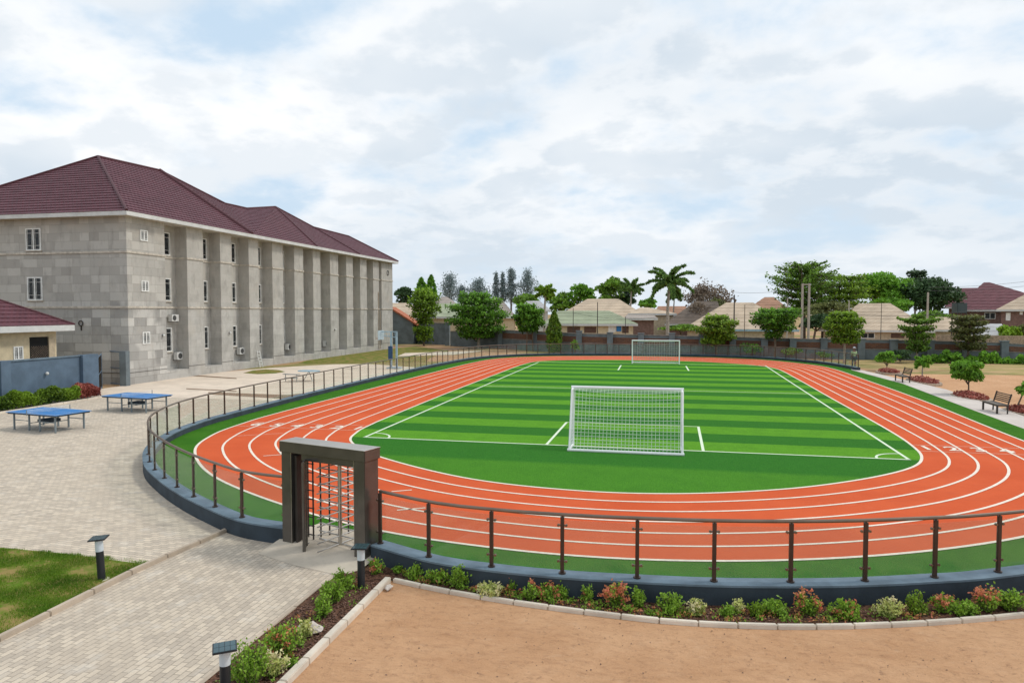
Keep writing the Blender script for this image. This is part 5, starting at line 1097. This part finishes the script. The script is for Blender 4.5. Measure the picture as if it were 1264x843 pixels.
# ------------------------------------------------------------------ poles, wires, tank
def pole(px, fw, yt, r, label, mat='pole', name='utility_pole', cat='pole'):
    x, y = ground_at(px, fw); o = MB().tube([(0, 0, 0), (0, 0, zat(yt, fw))], [r, r*.75], 8).build(name, M[mat], None, True); o.location = (x, y, 0); return tag(o, label, cat)
pole(989.8, 84, 350, .17, 'left one of the two tall concrete poles behind the wall'); pole(998, 84, 350, .17, 'right one of the two tall concrete poles behind the wall')
x, y = ground_at(989, 84); x2, y2 = ground_at(999, 84); tag(MB().tube([(x, y, zat(351.5, 84)), (x2, y2, zat(351.5, 84))], .07, 6).build('crossarm', M['pole']), 'short crossarm joining the two tall concrete poles', 'crossarm')
pole(1144.5, 90, 361, .16, 'grey concrete pole beside the dark tree on the right'); pole(1047.5, 88, 371, .1, 'short grey pole between the two bright round trees')
pole(971.5, 88, 368, .1, 'short grey pole left of the two tall concrete poles')
pole(1087.5, 88, 374, .045, 'thin dark antenna mast before the tan roof on the right', 'dark', 'antenna_mast', 'mast'); pole(906, 84, 364, .09, 'dark mast before the tan roof right of the goal', 'dark', 'antenna_mast', 'mast'); pole(919, 88, 376, .05, 'thin rusty mast right of the dark mast', 'bark', 'antenna_mast', 'mast')
pole(707.5, 84, 380, .05, 'thin mast before the green roof, left one', 'dark', 'antenna_mast', 'mast'); pole(737.5, 84, 373, .06, 'thin mast before the green roof, right one', 'dark', 'antenna_mast', 'mast'); pole(772, 84, 391, .05, 'stub of a post near the green roof corner', 'dark', 'antenna_mast', 'mast')
def wires(name, pts, label, sag=.8, r=.02):
    for (a, fa, ya), (b, fb, yb) in pts:
        A = Vector((*ground_at(a, fa), zat(ya, fa))); B = Vector((*ground_at(b, fb), zat(yb, fb))); mb = MB(); mb.tube([A.lerp(B, t/14)-Vector((0, 0, sag*4*(t/14)*(1-t/14))) for t in range(15)], r, 4); tag(mb.build(name, M['wire']), label, 'wire')
wires('power_line', [((1144.5, 90, 355), (1300, 92, 343))], 'upper sagging power line above the maroon roof', .3, .018); wires('power_line', [((1144.5, 90, 359), (1300, 92, 349))], 'lower sagging power line above the maroon roof', .3, .018)
wires('power_line', [((906, 84, 366), (707.5, 84, 386))], 'power line dipping from the dark mast to the mast before the green roof', 1.6, .015); wires('power_line', [((906, 84, 361), (989.8, 84, 355))], 'power line between the dark mast and the tall concrete poles', .3, .015)
wires('power_line', [((1020, 88, 384), (1200, 88, 383))], 'dark cable hanging across the tan roof on the right', .7, .02)
x, y = ground_at(1187.5, 92); tw = empty('water_tank', (x, y, 0), YAW, 'dark square water tank on a metal stand before the maroon roof', 'water tank'); m = 92/F; zb, zt = zat(386.5, 92), zat(374, 92)
MB().box(-.66, .66, 0, 1.3, zb, zt).build('tank', simple('tank', (.05, .07, .07), .6), tw, bevel=.06)
for a in (-.6, .6):
    for b in (.08, 1.2): MB().box(a-.05, a+.05, b-.05, b+.05, 0, zb-.002).build('leg', M['dark'], tw)

# ------------------------------------------------------------------ background trees
KG = 'trees behind the houses'
crown_tree('broad_tree', 496, 135, 484, 512, 352, 385, L['dark'], 'dark tree showing just past the corner of the stone building', KG, 1500, nb=12, lobes=.5)
cypress(520.5, 128, 514, 527, 343, 372, 'left dark cypress spire above the slim layered tree', 'deep', 1100, leaf=.33); cypress(532.5, 128, 527, 539, 340, 370, 'right and taller dark cypress spire above the slim layered tree', 'deep', 1100, leaf=.33); cypress(526.5, 127, 521, 533, 352, 374, 'short dark cypress between the two spires', 'deep', 700, leaf=.33)
for px, x0, x1, yt, lab in ((555, 541, 574, 338, 'grey feathery tree, widest one left of the pair'), (570, 562, 578, 352, 'small grey feathery tree low beside the widest one'), (590, 576, 607, 345, 'grey feathery tree standing alone above the spreading tree'), (612.5, 607, 619, 334, 'narrow grey feathery tree, leftmost of the tall cluster'), (620.5, 615, 627, 334, 'narrow grey feathery tree, second of the tall cluster'), (631, 621, 642, 329, 'tallest grey feathery tree in the middle of the cluster'), (651, 637, 667, 332, 'broad grey feathery tree at the right of the cluster')):
    casuarina(px, 155, x0, x1, yt, 374, lab, 1500 if x1-x0 > 20 else 900)
crown_tree('broad_tree', 645, 140, 630, 668, 362, 386, L['broad'], 'low green tree under the grey feathery cluster', KG, 1100)
palm_tree(672, 112, 400, 362, 12, 'short bright palm above the cypress', 12, .22, .42, None, .2, 1, 'tier')
crown_tree('broad_tree', 690, 142, 674, 712, 360, 392, L['broad'], 'mid green tree right of the short bright palm', KG, 1600)
crown_tree('broad_tree', 716, 140, 694, 740, 351, 388, L['deep'], 'wide dark green tree above the central roofs', KG, 2600); crown_tree('broad_tree', 755, 136, 734, 776, 341, 384, L['broad'], 'tall domed green tree above the large central tan roof', KG, 3000, lobes=.38); crown_tree('broad_tree', 772, 138, 758, 788, 352, 386, L['dark'], 'dark tree squeezed between the domed tree and the feathery palm', KG, 1500)
palm_tree(778, 125, 380, 357, 15, 'feathery palm beside the domed tree', 12, .2, .4, None, .12, .7)
crown_tree('broad_tree', 798, 138, 784, 812, 367, 384, L['vivid'], 'small bright tree between the feathery palm and the royal palm', KG, 800)
palm_tree(824, 88, 412, 350, 30, 'tall royal palm on a straight grey trunk left of centre background', 18, .24, .30, None, .115, 1.2)
palm_tree(831, 120, 400, 366, 11, 'smaller palm half hidden behind the royal palm trunk', 10, .15, .36, None, .16, 1.2)
def bare(px, fw, x0, x1, yt, yb, label):
    bx, by = ground_at(px, fw); m = fw/F; root = empty('bare_tree', (bx, by, 0), 0, label, 'tree'); tb = MB(); w = (x1-x0)*m/2; zt, zb = zat(yt, fw), zat(yb, fw); P = []
    for i in range(60):
        a = rs.uniform(0, 6.28); q = rs.uniform(.2, 1); e = Vector((w*q*math.cos(a), w*q*math.sin(a), zb+(zt-zb)*(1-.5*q*q)*rs.uniform(.6, 1.05))); s = Vector((e.x*.2, e.y*.2, zb-.2)); mid = s.lerp(e, .5)+Vector(rs.normal(0, .2, 3)); tb.tube([s, mid, e], [.09, .05, .015], 4)
        for k in range(6): f = e+Vector(rs.normal(0, .6, 3)); tb.tube([mid.lerp(e, rs.uniform(.3, 1)), f], [.025, .008], 3); P += [tuple(f+Vector(rs.normal(0, .3, 3))) for _ in range(6)]
    tb.tube([(0, 0, 0), (0, 0, zb)], [.3, .22], 7); tb.build('trunk', M['bark'], root); leaves('crown', P, .3, L['brown'], root)
bare(872, 120, 846, 906, 355, 382, 'brown half bare tree with thin twigs right of the royal palm'); crown_tree('broad_tree', 884, 116, 868, 905, 366, 396, L['olive'], 'olive green tree below the half bare tree', KG, 1100, dens=.8)
crown_tree('broad_tree', 862, 112, 846, 880, 372, 398, L['brown'], 'brownish dry tree against the dark brown roof', KG, 1000, dens=.8)
tier_tree('layered_tree', 992, 106, [(0, 331, 26, 3), (-2, 337, 33, 4), (3, 344, 38, 5), (-4, 351, 44, 5), (2, 359, 46, 6), (-4, 367, 40, 6), (0, 376, 34, 7), (-2, 384, 26, 7)], L['broad'], 'tall layered tree with pointed upswept branches behind the two poles', KG, 11000, trunk=.35, spiky=.75, tilt=.30)
tier_tree('layered_tree', 1035, 110, [(6, 345, 26, 5), (0, 353, 34, 6), (4, 361, 38, 7), (0, 369, 38, 7), (0, 377, 34, 7)], L['tier'], 'yellow green layered tree between the tall layered tree and the round one', KG, 6500, trunk=.3, spiky=.4, tilt=.15)
crown_tree('broad_tree', 1015, 100, 985, 1060, 370, 398, L['olive'], 'greyish olive tree mass below the two poles', KG, 2600, nb=18, lobes=.36); crown_tree('broad_tree', 1005, 97, 985, 1034, 388, 410, L['dark'], 'dark undergrowth tree behind the bases of the two poles', KG, 1800)
crown_tree('broad_tree', 1084, 118, 1049, 1121, 331, 385, L['vivid'], 'tallest broad bright green tree on the right skyline', KG, 9000, nb=32, lobes=.42, leaf=.38); crown_tree('broad_tree', 1104, 112, 1072, 1128, 365, 392, L['vivid'], 'lower bright green tree beneath the tallest broad one', KG, 2600)
crown_tree('broad_tree', 1150, 114, 1112, 1184, 342, 394, L['dark'], 'broad dark green tree left of the maroon roof', KG, 9500, nb=34, lobes=.46, leaf=.36)
tier_tree('layered_tree', 1129, 122, [(0, 337, 12, 5), (1, 341, 11, 5), (0, 346, 14, 6)], L['dark'], 'small dark tree top with two tiers above the broad dark tree', KG, 900, trunk=.2)
crown_tree('broad_tree', 1150, 104, 1130, 1180, 383, 400, L['broad'], 'low green bush line behind the grey concrete pole', KG, 1200); crown_tree('broad_tree', 1245, 84, 1232, 1262, 401, 423, L['tier'], 'yellow green tree behind the wall near the right edge', KG, 1800); crown_tree('broad_tree', 1268, 84, 1257, 1284, 398, 424, L['olive'], 'olive tree behind the wall cut by the right edge', KG, 1300)
crown_tree('broad_tree', 842, 92, 806, 868, 400, 410, L['broad'], 'long low green bush at the foot of the royal palm', KG, 1500, nb=18, lobes=.3, cat='shrub')

# ------------------------------------------------------------------ person by the railing end
def skinned(name, verts, edges, radii, mat, parent, sub=2):
    me = bpy.data.meshes.new(name); me.from_pydata(verts, edges, []); o = lk(name, me, parent, mat); m = o.modifiers.new('s', 'SKIN'); o.modifiers.new('u', 'SUBSURF').levels = sub
    o.modifiers['u'].render_levels = sub
    for v, r in zip(me.skin_vertices[0].data, radii): v.radius = (r, r) if not isinstance(r, tuple) else r
    me.skin_vertices[0].data[0].use_root = True
    bpy.context.view_layer.update(); dg = bpy.context.evaluated_depsgraph_get(); nm = bpy.data.meshes.new_from_object(o.evaluated_get(dg)); o.modifiers.clear(); o.data = nm; nm.name = name
    if not nm.materials: nm.materials.append(mat)
    nm.polygons.foreach_set('use_smooth', [True]*len(nm.polygons)); return o
def person():
    x, y = G(1053.8, 454.5, .15); r1 = empty('person', (x, y, .15), R(20), 'person in pale cap, green shirt and dark trousers at the far railing end', 'person')
    b = [(0, 0, .95), (0, 0, 1.2), (0, 0, 1.42), (0, 0, 1.52), (0, -.01, 1.60), (0, -.02, 1.70), (.19, 0, 1.40), (.25, -.02, 1.14), (.22, -.18, .96), (.20, -.25, .92), (-.19, 0, 1.40), (-.24, 0, 1.13), (-.24, -.06, .90), (-.24, -.09, .81), (.10, 0, .90), (.11, -.02, .50), (.11, .02, .09), (.12, -.13, .04), (-.10, 0, .90), (-.11, .01, .50), (-.12, .03, .09), (-.13, -.11, .04)]
    e = [(0, 1), (1, 2), (2, 3), (3, 4), (4, 5), (2, 6), (6, 7), (7, 8), (8, 9), (2, 10), (10, 11), (11, 12), (12, 13), (0, 14), (14, 15), (15, 16), (16, 17), (0, 18), (18, 19), (19, 20), (20, 21)]
    r = [.13, .12, .12, .055, .08, .085, .06, .042, .032, .03, .06, .042, .032, .03, .085, .055, .04, .035, .085, .055, .04, .035]
    skinned('body', b, e, r, M['skin'], r1)
    def subset(idx, scale, name, mat):
        mp = {i: k for k, i in enumerate(idx)}; skinned(name, [b[i] for i in idx], [(mp[p], mp[q]) for p, q in e if p in mp and q in mp], [r[i]*scale for i in idx], mat, r1)
    subset([0, 1, 2, 6, 7, 10, 11], 1.28, 'shirt', M['shirt']); subset([0, 14, 15, 16, 18, 19, 20], 1.25, 'trousers', M['trouser'])
    c = MB(); c.ball((0, -.01, 1.745), .105, 12, 8, .75); c.box(-.07, .07, -.2, -.08, 1.735, 1.75); c.build('cap', M['cap2'], r1, True)
    for s in (.11, -.125): MB().box(s-.045, s+.045, -.2, .07, 0, .085).build('shoe', M['black'], r1, bevel=.02)
person()
